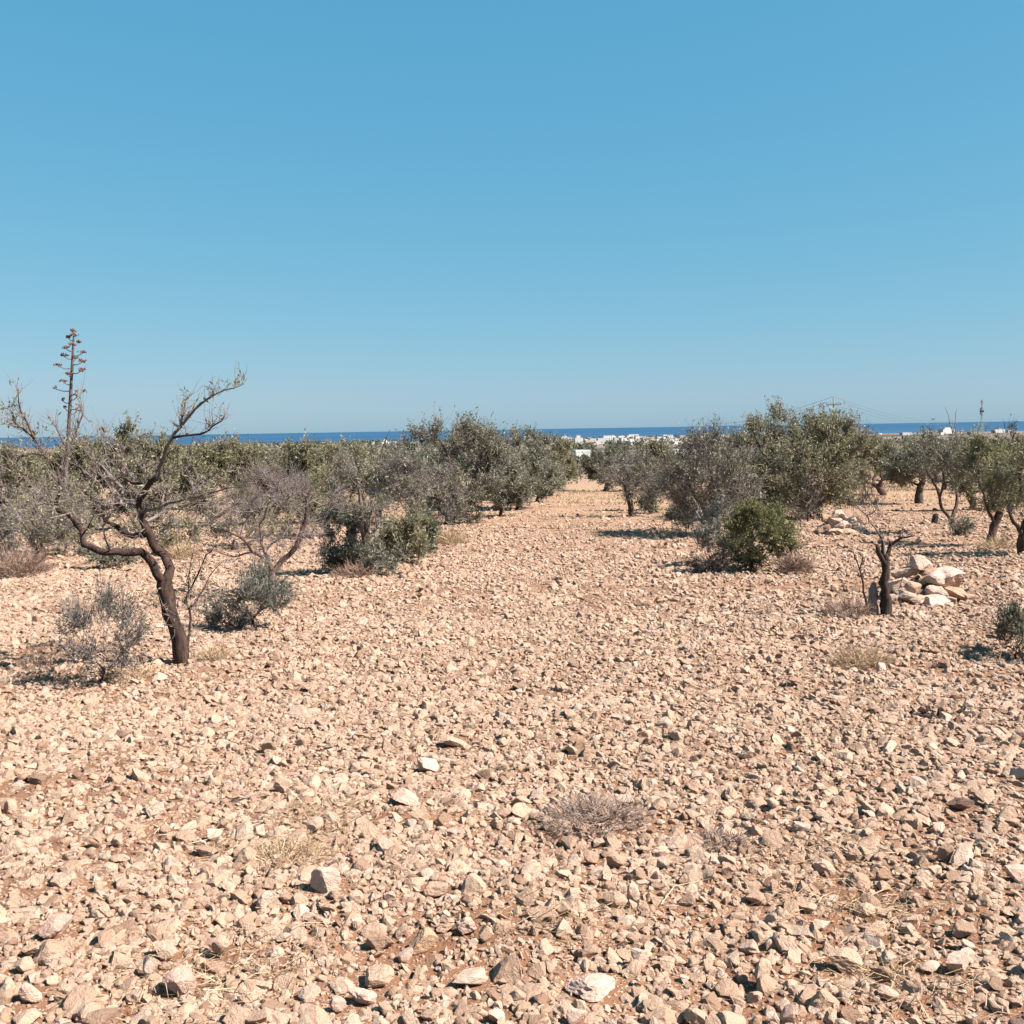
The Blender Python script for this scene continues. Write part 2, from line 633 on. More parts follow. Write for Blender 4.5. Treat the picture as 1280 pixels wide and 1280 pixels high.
def shoots(g, p0, d, L, r, seg=3, curl=0.3):
    """Thin upward shoots: verts, quads and the polyline points (M, seg+1, 3)."""
    M = len(p0)
    s = np.linspace(0, 1, seg + 1)
    side = nrm(g.normal(size=(M, 3)))
    pts = p0[:, None] + d[:, None] * (L[:, None] * s)[..., None] + (side * 0.5 + np.array([0, 0, 0.5]))[:, None] * (curl * L[:, None] * s[None] ** 2)[..., None]
    pts[:, 1:] += g.normal(size=(M, seg, 3)) * (L * 0.03)[:, None, None]
    t = nrm(np.gradient(pts, axis=1))
    k = 3
    u = nrm(np.cross(t, REF))
    w = np.cross(t, u)
    a = np.arange(k) * 2 * math.pi / k
    rr = r[:, None] * (1 - 0.75 * s)[None]
    V = pts[:, :, None] + rr[..., None, None] * (np.cos(a)[:, None] * u[:, :, None] + np.sin(a)[:, None] * w[:, :, None])
    base = (np.arange(M) * (seg + 1) * k)[:, None, None] + (np.arange(seg) * k)[None, :, None]
    j = np.arange(k)[None, None]
    q = np.stack([base + j, base + (j + 1) % k, base + k + (j + 1) % k, base + k + j], -1).reshape(-1, 4)
    return V.reshape(-1, 3), q, pts


def leaves(g, pts, per, length, width, spread=0.8):
    """Lance-shaped leaves along shoots: verts, quads, tint."""
    M, S = pts.shape[:2]
    cnt = g.poisson(per, size=M) if np.isscalar(per) else g.poisson(per)
    sh = np.repeat(np.arange(M), cnt)
    n = len(sh)
    s = g.uniform(0.08, 1.0, n) * (S - 1)
    i = np.minimum(s.astype(int), S - 2)
    f = (s - i)[:, None]
    a, b = pts[sh, i], pts[sh, i + 1]
    p = a + (b - a) * f
    d = nrm(nrm(b - a) * g.uniform(0.3, 1.0, (n, 1)) + nrm(g.normal(size=(n, 3))) * spread)
    sd = nrm(np.cross(d, g.normal(size=(n, 3))))
    ln = length * g.uniform(0.6, 1.3, (n, 1))
    wd = width * g.uniform(0.7, 1.3, (n, 1))
    m = p + d * ln * 0.5
    V = np.stack([p, m + sd * wd * 0.5, p + d * ln, m - sd * wd * 0.5], 1).reshape(-1, 3)
    q = np.arange(n * 4).reshape(-1, 4)
    tint = np.clip(g.uniform(0, 1, M)[sh] * 0.5 + g.uniform(0, 1, n) * 0.5, 0, 1)
    return V, q, tint


def crown_targets(g, c, r, n, lobes=5, flat=0.35):
    """Points spread through a lobed crown of centre c and radii r."""
    lc = [c]
    lr = [np.asarray(r) * 0.88]
    for i in range(lobes):
        d = nrm(g.normal(size=3))
        lc.append(c + d * r * 0.62)
        lr.append(np.asarray(r) * g.uniform(0.32, 0.55))
    out = []
    while len(out) < n:
        k = g.integers(0, len(lc) + 1) % len(lc)
        p = nrm(g.normal(size=3)) * g.uniform(0.35, 1) ** 0.5 * lr[k] + lc[k]
        if p[2] < c[2] - r[2] * (1 - flat * 0.5) and g.random() < 0.7:
            continue
        e = (p - c) / r
        if (e ** 2).sum() > 1.0:
            p = c + (p - c) / math.sqrt((e ** 2).sum())
        out.append(p)
    return np.array(out)


def plant(name, label, cat, base, c, r, seed, ntarget=70, stems=None, root_r=0.08, limbs=None, nshoot=500, per=9, leaf_l=0.06, leaf_w=0.014,
          shoot_l=(0.15, 0.4), up=1.0, leafmat=None, barkmat=None, twigmat=None, bare=0.15, group=None, lobes=5, fork=None, wig=0.25, bend=0.2,
          step=None, tip=0.004, extra=None, thick=0.016, out=0.6, curl=0.3, limbshoots=0.0, inner=0.0):
    """A tree or bush: an Empty at its base with trunk (and limb) parts and a crown of twigs and leaves."""
    base = np.asarray(base, float)
    g = np.random.default_rng(seed)
    dist = base[1]
    sc = float(np.clip(dist / 16.0, 1.0, 2.6))
    nshoot = int(nshoot * FULL)
    r = np.asarray(r, float) * SPREAD
    leaf_l, leaf_w = leaf_l * 1.15 * sc ** 0.55, leaf_w * 1.2 * sc ** 0.9
    barkmat = barkmat or M_BARK
    twigmat = twigmat or M_TWIG
    leafmat = leafmat or M_OLIVE
    sk = Skel(seed)
    fixed = []
    if limbs:
        for k, lb in enumerate(limbs):
            par = -1
            if lb.get('on') is not None:
                prev = fixed[lb['on']]
                p0 = np.asarray(lb['pts'][0])
                i = min(prev, key=lambda q: np.linalg.norm(sk.pos[q] - p0))
                lb['pts'][0] = sk.pos[i]
                ids = sk.path(lb['pts'], lb['r'][0], lb['r'][1], k, parent=i, step=lb.get('step', 0.1), wob=lb.get('wob', 0.008))
            else:
                ids = sk.path(lb['pts'], lb['r'][0], lb['r'][1], k, step=lb.get('step', 0.1), wob=lb.get('wob', 0.008))
            fixed.append(ids)
        allowed = [i for k, ids in enumerate(fixed) for i in ids[int(len(ids) * limbs[k].get('from', 0.3)):]]
    else:
        fk = np.asarray(fork) if fork is not None else base + (np.asarray(c) - base) * 0.35
        ids = sk.path([base - np.array([0, 0, 0.05]), base * 0.5 + fk * 0.5 + np.array([g.normal() * 0.04, g.normal() * 0.04, 0]), fk], root_r * 1.15, root_r * 0.8, 0, wob=root_r * 0.2)
        fixed.append(ids)
        allowed = ids[-2:] if stems is None else ids
    step = step or max(0.12, 0.09 * sc)
    if ntarget:
        tg = crown_targets(g, np.asarray(c, float), np.asarray(r, float), ntarget, lobes)
        sk.grow(tg, step=step, wig=wig, bend=bend, from_ids=allowed)
    P, par, R = sk.arrays(tip=tip, root=root_r * (0.8 if not limbs else 0.6))
    part = sk.partr
    root = bpy.data.objects.new(name, None)
    root.empty_display_size = 0.2
    COL.objects.link(root)
    root.location = base
    tag(root, label, cat, group)
    thickn = R > thick * sc ** 0.5
    # trunk: the first limb and, when no limbs are given, every grown branch that is thick
    sel = (part == 0) | ((part == -1) & thickn & (not limbs))
    V, q = sk.mesh(sel, 9 if dist < 12 else 7 if dist < 25 else 6, 0.14 if dist < 12 else 0.09)
    link('trunk', mesh_from('trunk', V - base, [q], [barkmat], smooth=True), root)
    if limbs:
        for k in range(1, len(limbs)):
            V, q = sk.mesh(part == k, 7, 0.07)
            if len(q):
                link('limb', mesh_from('limb', V - base, [q], [limbs[k].get('mat', barkmat)], smooth=True), root)
    # crown
    VV, QQ, MI, TT, n = [], [], [], [], 0
    V, q = sk.mesh((part == -1) & ~(thickn & (not limbs)), 4 if dist < 20 else 3)
    if len(q):
        VV.append(V); QQ.append(q); MI.append(np.zeros(len(q))); TT.append(np.zeros(len(q))); n += len(V)
    if nshoot:
        grown = np.where(part == -1)[0]
        if not len(grown):
            grown = np.array([i for ids in fixed for i in ids[len(ids) // 2:]])
        elif limbs and limbshoots:
            grown = np.concatenate([grown] + [np.where((part >= 0) & (R < limbshoots))[0]])
        w = 1.0 / (np.where(part[grown] >= 0, 0.004, R[grown]) + 0.004)
        e = np.linalg.norm((P[grown] - c) / r, axis=1)
        w = w * np.clip(e + inner, 0.15, 1.2)
        pick = g.choice(grown, nshoot, p=w / w.sum())
        p0 = P[pick] + g.normal(size=(nshoot, 3)) * 0.01
        rad = nrm((p0 - np.asarray(c)) / np.asarray(r))
        d = nrm(rad * out * g.uniform(0.3, 1, (nshoot, 1)) + np.array([0, 0, 1]) * up * g.uniform(0.3, 1, (nshoot, 1)) + g.normal(size=(nshoot, 3)) * 0.45)
        L = g.uniform(shoot_l[0], shoot_l[1], nshoot) * g.uniform(0.7, 1.25, nshoot)
        V, q, pts = shoots(g, p0, d, L, np.full(nshoot, 0.0028 * sc ** 0.8), curl=curl)
        isbare = g.random(nshoot) < bare
        VV.append(V); QQ.append(q + n); MI.append(np.zeros(len(q))); TT.append(np.full(len(q), .5)); n += len(V)
        if per:
            V, q, t = leaves(g, pts, np.where(isbare, per * 0.04, per), leaf_l, leaf_w)
            VV.append(V); QQ.append(q + n); MI.append(np.ones(len(q))); TT.append(t); n += len(V)
    if VV:
        o = link('crown', mesh_from('crown', np.vstack(VV) - base, [np.vstack(QQ)], [twigmat, leafmat], np.concatenate(MI), np.concatenate(TT)), root)
        o['kind'] = 'stuff'
    return root


def pxc(base, x0, x1, y0, y1):
    """Crown centre and radii from a photo box at the depth of base."""
    Y = base[1]
    a, b = at(x0, (y0 + y1) / 2, Y), at(x1, (y0 + y1) / 2, Y)
    t, u = at((x0 + x1) / 2, y0, Y), at((x0 + x1) / 2, y1, Y)
    c = (a + b + t + u) / 4
    rx = (b[0] - a[0]) / 2
    rz = (t[2] - u[2]) / 2
    return c, np.array([rx, max(rx * 0.9, 0.3), rz])


def limb(Y, pix, r, **kw):
    """A limb from photo pixels (x, y, depth offset in metres)."""
    d = dict(pts=[at(p[0], p[1], Y + (p[2] if len(p) > 2 else 0.0)) for p in pix], r=r)
    d.update(kw)
    return d


# ------------------------------------------------------------------ ground, sea
def vnoise(x, y, seed):
    """Smooth value noise of unit scale."""
    gg = np.random.default_rng(seed)
    tab = gg.uniform(-1, 1, (256, 256))
    xi, yi = np.floor(x).astype(int), np.floor(y).astype(int)
    fx, fy = x - xi, y - yi
    fx, fy = fx * fx * (3 - 2 * fx), fy * fy * (3 - 2 * fy)
    a = tab[xi % 256, yi % 256]; b = tab[(xi + 1) % 256, yi % 256]
    c = tab[xi % 256, (yi + 1) % 256]; d = tab[(xi + 1) % 256, (yi + 1) % 256]
    return (a * (1 - fx) + b * fx) * (1 - fy) + (c * (1 - fx) + d * fx) * fy


def relief(x, y):
    """Tilled unevenness of the field in metres."""
    near = np.clip(1.2 - np.abs(y) / 120, 0.15, 1)
    return near * (0.030 * vnoise(x * 0.8, y * 0.9, 1) + 0.020 * vnoise(x * 2.3, y * 2.6, 2) + 0.011 * vnoise(x * 6, y * 6.5, 3)
                   + 0.018 * vnoise(x * 0.25, y * 2.2, 4) + np.where(y > 7, 0.022 * vnoise(x * 0.12, y * 1.3, 6), 0)) + np.where(y > 15, 0.05 * vnoise(x * 0.11, y * 0.2, 5), 0)


def height(x, y):
    x, y = np.asarray(x, float), np.asarray(y, float)
    return hz(y) + relief(x, y)


def setting():
    ys = np.concatenate([np.linspace(-40, 1.5, 40), np.geomspace(1.62, 14, 270), np.geomspace(14.2, 120, 150), np.geomspace(122, 2790, 90)])
    s = np.linspace(-1, 1, 360)
    s = np.sign(s) * (0.75 * np.abs(s) + 0.25 * np.abs(s) ** 3)
    Y, S = np.meshgrid(ys, s, indexing='ij')
    X = S * (7 + 0.95 * np.maximum(Y, 0) + 0.6 * np.maximum(-Y, 0))
    Z = height(X, Y)
    ny, nx = Y.shape
    V = np.stack([X, Y, Z], -1).reshape(-1, 3)
    i = np.arange(ny - 1)[:, None] * nx + np.arange(nx - 1)[None]
    q = np.stack([i, i + 1, i + nx + 1, i + nx], -1).reshape(-1, 4)
    o = link('ground', mesh_from('ground', V, [q], [M_GROUND], smooth=True))
    tag(o, kind='structure')
    W = 70000.0
    xs = np.linspace(-W, W, 9)
    yy = np.array([-300, 400, 1500, 3000, 8000, 20000, 40000])
    Y, X = np.meshgrid(yy, xs, indexing='ij')
    V = np.stack([X, Y, np.full_like(X, SEA_Z)], -1).reshape(-1, 3)
    i = np.arange(len(yy) - 1)[:, None] * 9 + np.arange(8)[None]
    q = np.stack([i, i + 1, i + 10, i + 9], -1).reshape(-1, 4)
    tag(link('sea', mesh_from('sea', V, [q], [M_SEA])), kind='structure')


setting()


# ------------------------------------------------------------------ coastal plain: scrub, houses
def scrub():
    """Distant bushes and groves on the plain, read as one mass."""
    g = np.random.default_rng(31)
    VV, TT = [], []
    for (y0, y1, num, h0, h1, cards, lsz) in ((100, 200, 110, 1.6, 3.4, 420, 0.30), (200, 450, 260, 2, 4.5, 200, 0.6), (450, 1100, 620, 3, 6, 70, 1.5), (1100, 2600, 1300, 2.5, 6, 30, 3.0)):
        y = g.uniform(y0, y1, num)
        x = g.uniform(-0.62, 0.62, num) * y
        keep = (vnoise(x * 0.012 + 40, y * 0.012, 12) > -0.35) & ((y < 900) | ((x / y < .33) & (x / y > -.44)))
        for a, b in zip(x[keep], y[keep]):
            h = g.uniform(h0, h1)
            w = h * g.uniform(0.6, 1.1)
            p = nrm(g.normal(size=(cards, 3))) * g.uniform(0.55, 1, (cards, 1)) * np.array([w, w, h * 0.5]) * (1 + 0.25 * g.normal(size=(cards, 1)))
            p += np.array([a, b, hz(b) + h * 0.5])
            p[:, 2] = np.maximum(p[:, 2], hz(p[:, 1]) + 0.05)
            d = nrm(g.normal(size=(cards, 3)) + np.array([0, 0, 0.8]))
            sd = nrm(np.cross(d, g.normal(size=(cards, 3))))
            l = lsz * g.uniform(0.5, 1.2, (cards, 1))
            VV.append(np.stack([p, p + d * l * .5 + sd * l * .35, p + d * l, p + d * l * .5 - sd * l * .35], 1).reshape(-1, 3))
            TT.append(np.clip(g.uniform(0, 0.7) + g.uniform(-.2, .3, cards), 0, 1))
    V = np.vstack(VV)
    o = link('woodland', mesh_from('woodland', V, [np.arange(len(V)).reshape(-1, 4)], [M_OLIVE_DARK], None, np.concatenate(TT)))
    tag(o, 'hazy dark scrub and olive groves covering the plain before the sea', 'woodland', kind='stuff')


scrub()


def house(p, w, dpt, h, label, group=None, mat=None, upper=None, dome=False, wins=True, tank=False):
    base = np.array([p[0], p[1], hz(p[1]) - 0.3])
    root = link('house', None, None, base)
    tag(root, label, 'house', group)
    root.rotation_euler = (0, 0, math.radians(random.uniform(4, 34)))
    mat = mat or M_WHITE
    m = MB()
    m.box(-w / 2, w / 2, 0, dpt, 0, h + 0.3)
    pr = 0.25
    # parapet round the flat roof
    m.box(-w / 2 - .05, w / 2 + .05, -.05, pr, h + .3, h + .9)
    m.box(-w / 2 - .05, w / 2 + .05, dpt - pr, dpt + .05, h + .3, h + .9)
    m.box(-w / 2 - .05, -w / 2 + pr, pr, dpt - pr, h + .3, h + .9)
    m.box(w / 2 - pr, w / 2 + .05, pr, dpt - pr, h + .3, h + .9)
    if upper:
        a, b, uh = upper
        m.box(w * a, w * b, dpt * .25, dpt * .95, h + .31, h + .3 + uh)
        m.box(w * a - .15, w * b + .15, dpt * .25 - .15, dpt * .95 + .15, h + .3 + uh, h + .55 + uh)
    m.build('wall', [mat], root)
    r = MB()
    r.box(-w / 2 + pr, w / 2 - pr, pr, dpt - pr, h + .3, h + .36)
    r.build('roof', [M_ROOF], root)
    if dome:
        n, k = 6, 12
        th = np.linspace(0, math.pi / 2, n)
        rr = w * 0.33
        V = [(rr * math.cos(t) * math.cos(f), dpt / 2 + rr * math.cos(t) * math.sin(f), h + .4 + rr * math.sin(t)) for t in th for f in np.arange(k) * 2 * math.pi / k]
        q = [(i * k + j, i * k + (j + 1) % k, (i + 1) * k + (j + 1) % k, (i + 1) * k + j) for i in range(n - 1) for j in range(k)]
        mm = MB(); mm.add(V, q); mm.build('dome', [mat], root, smooth=True)
    if wins:
        nw = max(1, int(w / 3.5))
        for fl in range(max(1, int(h / 3.2))):
            for k in range(nw):
                x = -w / 2 + (k + .5) * w / nw
                m = MB()
                m.box(x - .5, x + .5, -.06, .02, 1.3 + fl * 3.1, 2.5 + fl * 3.1)
                m.build('window', [M_GLASS], root)
    return root


def town():
    g = np.random.default_rng(77)

    def put(px, py, wpx, hpx, label, group=None, **kw):
        p = gp(px, py)
        s = p[1] / F
        house(p, wpx * s, max(5, wpx * s * .7), hpx * s, label, group, **kw)

    put(729, 577, 19, 12, 'white flat-roofed house standing alone at the end of the aisle between the tree rows', wins=True)
    put(715, 569, 11, 4, 'low pale shed just left of and behind the lone white house', mat=M_CREAM, wins=False)
    put(851, 568, 18, 5, 'low white building just above the crown right of the central aisle', wins=True)
    put(848, 560, 24, 3, 'long low grey-roofed building behind the low white building', mat=M_CREAM, wins=False)
    put(482, 559, 10, 6, 'small white domed building at the shore behind the bare grey tree', dome=True, wins=False)
    put(1075, 559, 9, 7, 'small white house showing at the right edge of the big olive crown', wins=False)
    put(724, 557, 10, 9, 'tall white block at the left end of the seaside town', upper=(-.3, .2, 3), wins=False)
    put(739, 556, 14, 5, 'pale wide block second from the left of the seaside town', mat=M_CREAM, wins=False)
    put(757, 555, 19, 7, 'broad white block with a raised storey near the left of the town', upper=(-.1, .45, 3), wins=False)
    put(1186, 542, 17, 5, 'longest white block of the shore hamlet behind the right-hand trees', upper=(-.2, .3, 4), wins=False)
    put(1164, 543, 9, 4, 'white cubic house left of the longest shore block at right', wins=False)
    put(1134, 544, 12, 3, 'low white house on the bare pink shore right of the big olive', wins=False)
    put(1100, 545, 5, 3, 'tiny white house on the shore nearest the big olive crown', wins=False)
    put(1221, 543, 14, 3, 'pale low house on the shore just left of the thin mast', mat=M_CREAM, wins=False)
    put(1250, 541, 13, 4, 'white house on the shore right of the thin mast', wins=False)
    put(1264, 541, 8, 3, 'rightmost small white house on the shore', wins=False)
    for k in range(84):
        px = g.uniform(770, 905)
        if g.random() < 0.22:
            px = g.uniform(690, 780)
        py = g.uniform(547.5, 557) - (px - 780) * 0.012
        w = g.uniform(6, 15)
        put(px, py, w, g.uniform(2.2, 4.2), 'small flat-roofed block among the crowded white houses of the seaside town', 'white houses of the seaside town',
            mat=M_WHITE if g.random() < .75 else M_CREAM, upper=(-.35, g.uniform(-.1, .3), g.uniform(2, 3.2)) if g.random() < .4 else None, wins=False)
    for k in range(9):
        px = g.choice([g.uniform(440, 500), g.uniform(1090, 1280), g.uniform(0, 50)])
        put(px, 556 - (px - 440) * 0.0166, g.uniform(4, 9), g.uniform(2, 3), 'tiny pale house strung along the distant shore away from the town', 'scattered shore houses',
            mat=M_WHITE if g.random() < .6 else M_CREAM, wins=False)


town()


# ------------------------------------------------------------------ power line and mast
def power_line():
    def pole(px, ytop, Y, label):
        top = at(px, ytop, Y)
        base = np.array([top[0], Y, hz(Y)])
        H = top[2] - base[2]
        root = link('utility_pole', None, None, base)
        tag(root, label, 'utility pole', 'poles of the overhead line')
        m = MB(); m.tube([(0, 0, -0.3), (0, 0, H)], [0.17, 0.10], 8); m.build('post', [M_POLE], root, smooth=True)
        m = MB(); m.box(-1.1, 1.1, -.16, -.06, H - .95, H - .8); m.build('crossarm', [M_POLE], root)
        m = MB(); m.tube([(-1.0, -.1, H - .9), (0, -.1, H - 1.6)], .04, 5); m.build('brace', [M_METAL], root)
        for x in (-1.0, 1.0, 0):
            m = MB(); z = H - .8 if x else H
            m.tube([(x, -.1 if x else 0, z), (x, -.1 if x else 0, z + .12), (x, -.1 if x else 0, z + .25)], [.05, .08, .04], 6); m.build('insulator', [M_METAL], root)
        return top
    a = pole(1042, 498, 150, 'tall wooden power pole with crossarm rising above the big olive crown')
    b = pole(884, 529, 380, 'far power pole in front of the sea between the aisle and the big olive')
    c = pole(1191, 526, 330, 'far power pole mostly hidden behind bare sprigs of the right-hand trees')
    for (p, q, lab) in ((a, b, 'thin overhead cables dropping left from the pole toward the sea'), (a, c, 'thin overhead cables sagging right from the pole over the trees')):
        root = link('power_cable', None, None, p)
        tag(root, lab, 'cable', 'overhead cables')
        dirn = nrm((q - p) * np.array([1, 1, 0]))
        sidev = np.array([1.0, 0, 0])
        for off, dz in ((-1, -.55), (1, -.55), (0, .25)):
            s = np.linspace(0, 1, 24)[:, None]
            pts = (q - p) * s + sidev * off + np.array([0, 0, dz]) - np.array([0, 0, 1]) * (4 * s * (1 - s) * 1.6)
            m = MB(); m.tube(pts, 0.022, 4); m.build('wire', [M_WIRE], root)
    # mast
    top = at(1228, 499, 520)
    base = np.array([top[0], 520, hz(520)])
    H = top[2] - base[2]
    root = link('antenna_mast', None, None, base)
    tag(root, 'slim lattice antenna mast standing against the sky at right', 'mast')
    m = MB()
    ww = lambda z: 0.9 - 0.6 * z / H
    for a_ in (0, 2 * math.pi / 3, 4 * math.pi / 3):
        m.tube([(ww(z) * math.cos(a_), ww(z) * math.sin(a_), z) for z in np.linspace(0, H, 5)], .10, 5)
    m.build('tower_leg', [M_METAL], root)
    m = MB()
    zs = np.linspace(0, H, 15)
    for z0, z1 in zip(zs[:-1], zs[1:]):
        for i in range(3):
            a0, a1 = i * 2 * math.pi / 3, (i + 1) * 2 * math.pi / 3
            m.tube([(ww(z0) * math.cos(a0), ww(z0) * math.sin(a0), z0), (ww(z1) * math.cos(a1), ww(z1) * math.sin(a1), z1)], .05, 4)
    m.build('lattice', [M_METAL], root)
    for z, s in ((H * .72, 1.0), (H * .78, 1.0), (H * .95, .6)):
        m = MB()
        for i in range(3):
            a0 = i * 2 * math.pi / 3 + .4
            cx, cy = .8 * s * math.cos(a0), .8 * s * math.sin(a0)
            m.box(cx - .25, cx + .25, cy - .2, cy + .2, z - 1.1 * s, z + 1.1 * s)
        m.build('antenna_panel', [M_METAL], root)


power_line()
M_SAGE_GREEN = leaf('sage_green_leaf', [(0.0, (0.05, 0.055, 0.038)), (0.5, (0.125, 0.13, 0.095)), (1.0, (0.26, 0.26, 0.20))])


# ------------------------------------------------------------------ trees and bushes
def olive(label, bx, by, x0, x1, y0, y1, seed, name='olive_tree', cat='olive tree', stemw=None, **kw):
    b = gp(bx, by)
    c, r = pxc(b, x0, x1, y0, y1)
    if stemw:
        kw['root_r'] = stemw * b[1] / F / 2
    return plant(name, label, cat, b, c, r, seed, **kw)


def leaning_tree():
    b = gp(227, 833)
    Y = b[1]
    L = lambda pix, r, **kw: limb(Y, pix, r, **kw)
    limbs = [
        L([(229, 838), (222, 800), (214, 765), (207, 738), (202, 722)], (.086, .078), **{'from': 1.0, 'wob': .005}),
        L([(203, 728), (190, 704, -.05), (176, 692, -.1), (156, 690, -.15), (136, 691, -.2), (118, 686, -.2), (105, 681, -.15), (104, 669, -.1), (98, 655, -.05), (82, 642), (67, 632, .05)], (.052, .022), on=0, wob=.006),
        L([(207, 735), (213, 712, .05), (206, 696, .1), (191, 680, .12), (181, 657, .1), (177, 641, .1), (175, 627, .08), (184, 610, .05), (195, 596)], (.060, .030), on=0, wob=.006),
        L([(67, 632, .05), (74, 612, .08), (74, 590, .1), (62, 574, .05), (50, 557), (38, 538, -.05), (28, 514, -.1), (21, 490, -.15)], (.024, .006), on=1, mat=M_BARK),
        L([(74, 600, .09), (81, 572, .2), (90, 556, .25), (97, 540, .3), (101, 520, .3), (102, 502, .35)], (.018, .005), on=3, mat=M_BARK),
        L([(195, 596), (205, 570, -.05), (215, 548, -.1), (225, 535, -.1), (245, 512, -.15), (262, 497, -.2), (282, 487, -.2), (305, 482, -.25)], (.024, .005), on=2, mat=M_BARK_GREY),
        L([(232, 556, -.1), (250, 544, -.2), (268, 532, -.25), (286, 519, -.3)], (.014, .006), on=5),
        L([(229, 531, -.1), (229, 516, -.1), (232, 499, -.1)], (.008, .004), on=5),
        L([(184, 668, .1), (172, 668, .2), (160, 670, .3), (148, 660, .4), (132, 650, .45), (122, 638, .5), (112, 622, .55), (101, 609, .6)], (.040, .010), on=2),
        L([(132, 650, .45), (140, 625, .5), (140, 600, .6), (128, 575, .7)], (.018, .006), on=8, mat=M_BARK_GREY),
        L([(182, 613, .05), (165, 601, .0), (150, 597, -.1), (136, 603, -.15)], (.020, .006), on=2),
        L([(178, 645, .1), (200, 634, -.1), (225, 626, -.2), (248, 619, -.3), (270, 612, -.35), (296, 607, -.4)], (.022, .008), on=2, mat=M_BARK_GREY),
        L([(48, 553), (28, 536, .05), (18, 533, .1), (5, 527, .1)], (.010, .004), on=3, mat=M_BARK_GREY),
        L([(40, 541), (20, 529, -.05), (12, 508, -.1)], (.010, .004), on=3, mat=M_BARK_GREY),
        L([(60, 573), (40, 568, -.1), (25, 572, -.15), (10, 585, -.2)], (.012, .005), on=3),
        L([(82, 567, .2), (75, 545, .1), (65, 524, .05)], (.009, .004), on=4, mat=M_BARK_GREY),
        L([(107, 668, -.1), (115, 652, -.2), (116, 640, -.2)], (.010, .004), on=1),
        L([(222, 800), (205, 757, -.2), (175, 759, -.3)], (.007, .003), on=0),
        L([(232, 830, .05), (236, 790, .1), (237, 760, .1), (230, 752, .1), (248, 720, .05), (258, 695, 0), (268, 682, -.05)], (.016, .006), wob=.006),
        L([(231, 826), (238, 834, -.02), (246, 839, -.05)], (.050, .012), on=0, wob=.003, step=.04),
        L([(227, 826), (219, 835, .0), (211, 839, -.04)], (.050, .012), on=0, wob=.003, step=.04),
        L([(237, 765, .1), (250, 745, .15), (262, 722, .2), (280, 700, .2)], (.009, .004), on=18),
        L([(233, 752, .1), (238, 720, .1), (240, 690, .1), (243, 660, .1)], (.007, .003), on=18),
    ]
    for lb in limbs:
        lb['r'] = tuple(v * .74 for v in lb['r'])
    c, r = pxc(b, 20, 300, 545, 690)
    plant('olive_tree', 'leaning half-dead tree with dark forked trunk and long bare limbs at the left foreground', 'olive tree', b, c, r, 101,
          ntarget=130, limbs=limbs, nshoot=1050, per=3.6, leaf_l=.038, leaf_w=.010, shoot_l=(.05, .20), bare=.6, up=.6, leafmat=M_OLIVE, twigmat=M_TWIG, bend=.1, wig=.5, tip=.0025, thick=.5, limbshoots=.012, barkmat=M_BARK_DARK)


leaning_tree()

# left side, nearer than the hedge-like rows
olive('scraggly grey-green tree with a dark trunk cut by the left edge, in dry weeds', 45, 712, -25, 112, 568, 700, 102, ntarget=90, nshoot=700, per=4, bare=.4, leafmat=M_OLIVE, stemw=14, up=.8, fork=at(42, 665, gp(45, 712)[1]))
olive('pale green bush hugging the left edge below the sea', 4, 700, -30, 42, 640, 700, 103, 'shrub', 'shrub', ntarget=40, nshoot=420, per=9, leafmat=M_SAGE, stemw=5)

b = gp(340, 748)
Y = b[1]
almond = [
    limb(Y, [(340, 752), (339, 728), (340, 712)], (.060, .048), **{'from': 1.0}),
    limb(Y, [(341, 716), (352, 702, .1), (368, 686, .1), (378, 662, .12), (383, 640, .1), (385, 620, .1), (400, 603, .2), (422, 588, .3)], (.044, .010), on=0),
    limb(Y, [(340, 714), (330, 700, -.1), (316, 689, -.2), (300, 672, -.3), (285, 664, -.4)], (.032, .010), on=0),
    limb(Y, [(339, 712), (331, 690, .2), (326, 670, .25), (325, 655, .3)], (.026, .014), on=0),
    limb(Y, [(318, 690, -.2), (292, 695, .1), (270, 690, .3)], (.016, .006), on=2, mat=M_BARK_GREY),
    limb(Y, [(262, 654, .5), (280, 640, .5), (300, 626, .5)], (.026, .020)),
    limb(Y, [(285, 664, -.4), (270, 660, 0), (262, 654, .5)], (.018, .022), on=2),
]
c, r = pxc(b, 250, 425, 590, 712)
plant('almond_tree', 'small bare almond tree with curved dark limb and a bush at its foot', 'almond tree', b, c, r, 104, ntarget=110, limbs=almond,
      nshoot=900, per=.5, leaf_l=.03, leaf_w=.01, bare=.7, shoot_l=(.08, .3), up=.5, leafmat=M_SAGE, twigmat=M_TWIG, wig=.5, tip=.003, thick=.5)

olive('low blue-green bush growing around the foot of the small bare almond tree', 315, 786, 262, 368, 716, 787, 105, 'shrub', 'shrub', ntarget=60, nshoot=520, per=9, leaf_l=.042, leaf_w=.010, leafmat=M_SAGE_GREEN, stemw=4, shoot_l=(.08, .24), bare=.35)
olive('thin grey weedy shrub with sparse leaves left of the leaning trunk', 122, 850, 82, 180, 742, 852, 106, 'shrub', 'shrub', ntarget=60, nshoot=420, per=4.5, leaf_l=.03, leaf_w=.009, leafmat=M_SAGE_GREEN, stemw=2.5, shoot_l=(.08, .25), bare=.35, twigmat=M_TWIG, tip=.0018)
olive('mossy low shrub on the stones behind the long bare limb of the leaning tree', 132, 708, 95, 160, 684, 710, 107, 'shrub', 'shrub', ntarget=30, nshoot=260, per=9, leafmat=M_OLIVE_GREY, stemw=3, shoot_l=(.06, .2))
olive('grey-green low shrub in the open patch right of the leaning tree', 216, 690, 185, 245, 640, 692, 108, 'shrub', 'shrub', ntarget=40, nshoot=320, per=7, leafmat=M_OLIVE, stemw=3, shoot_l=(.1, .25))

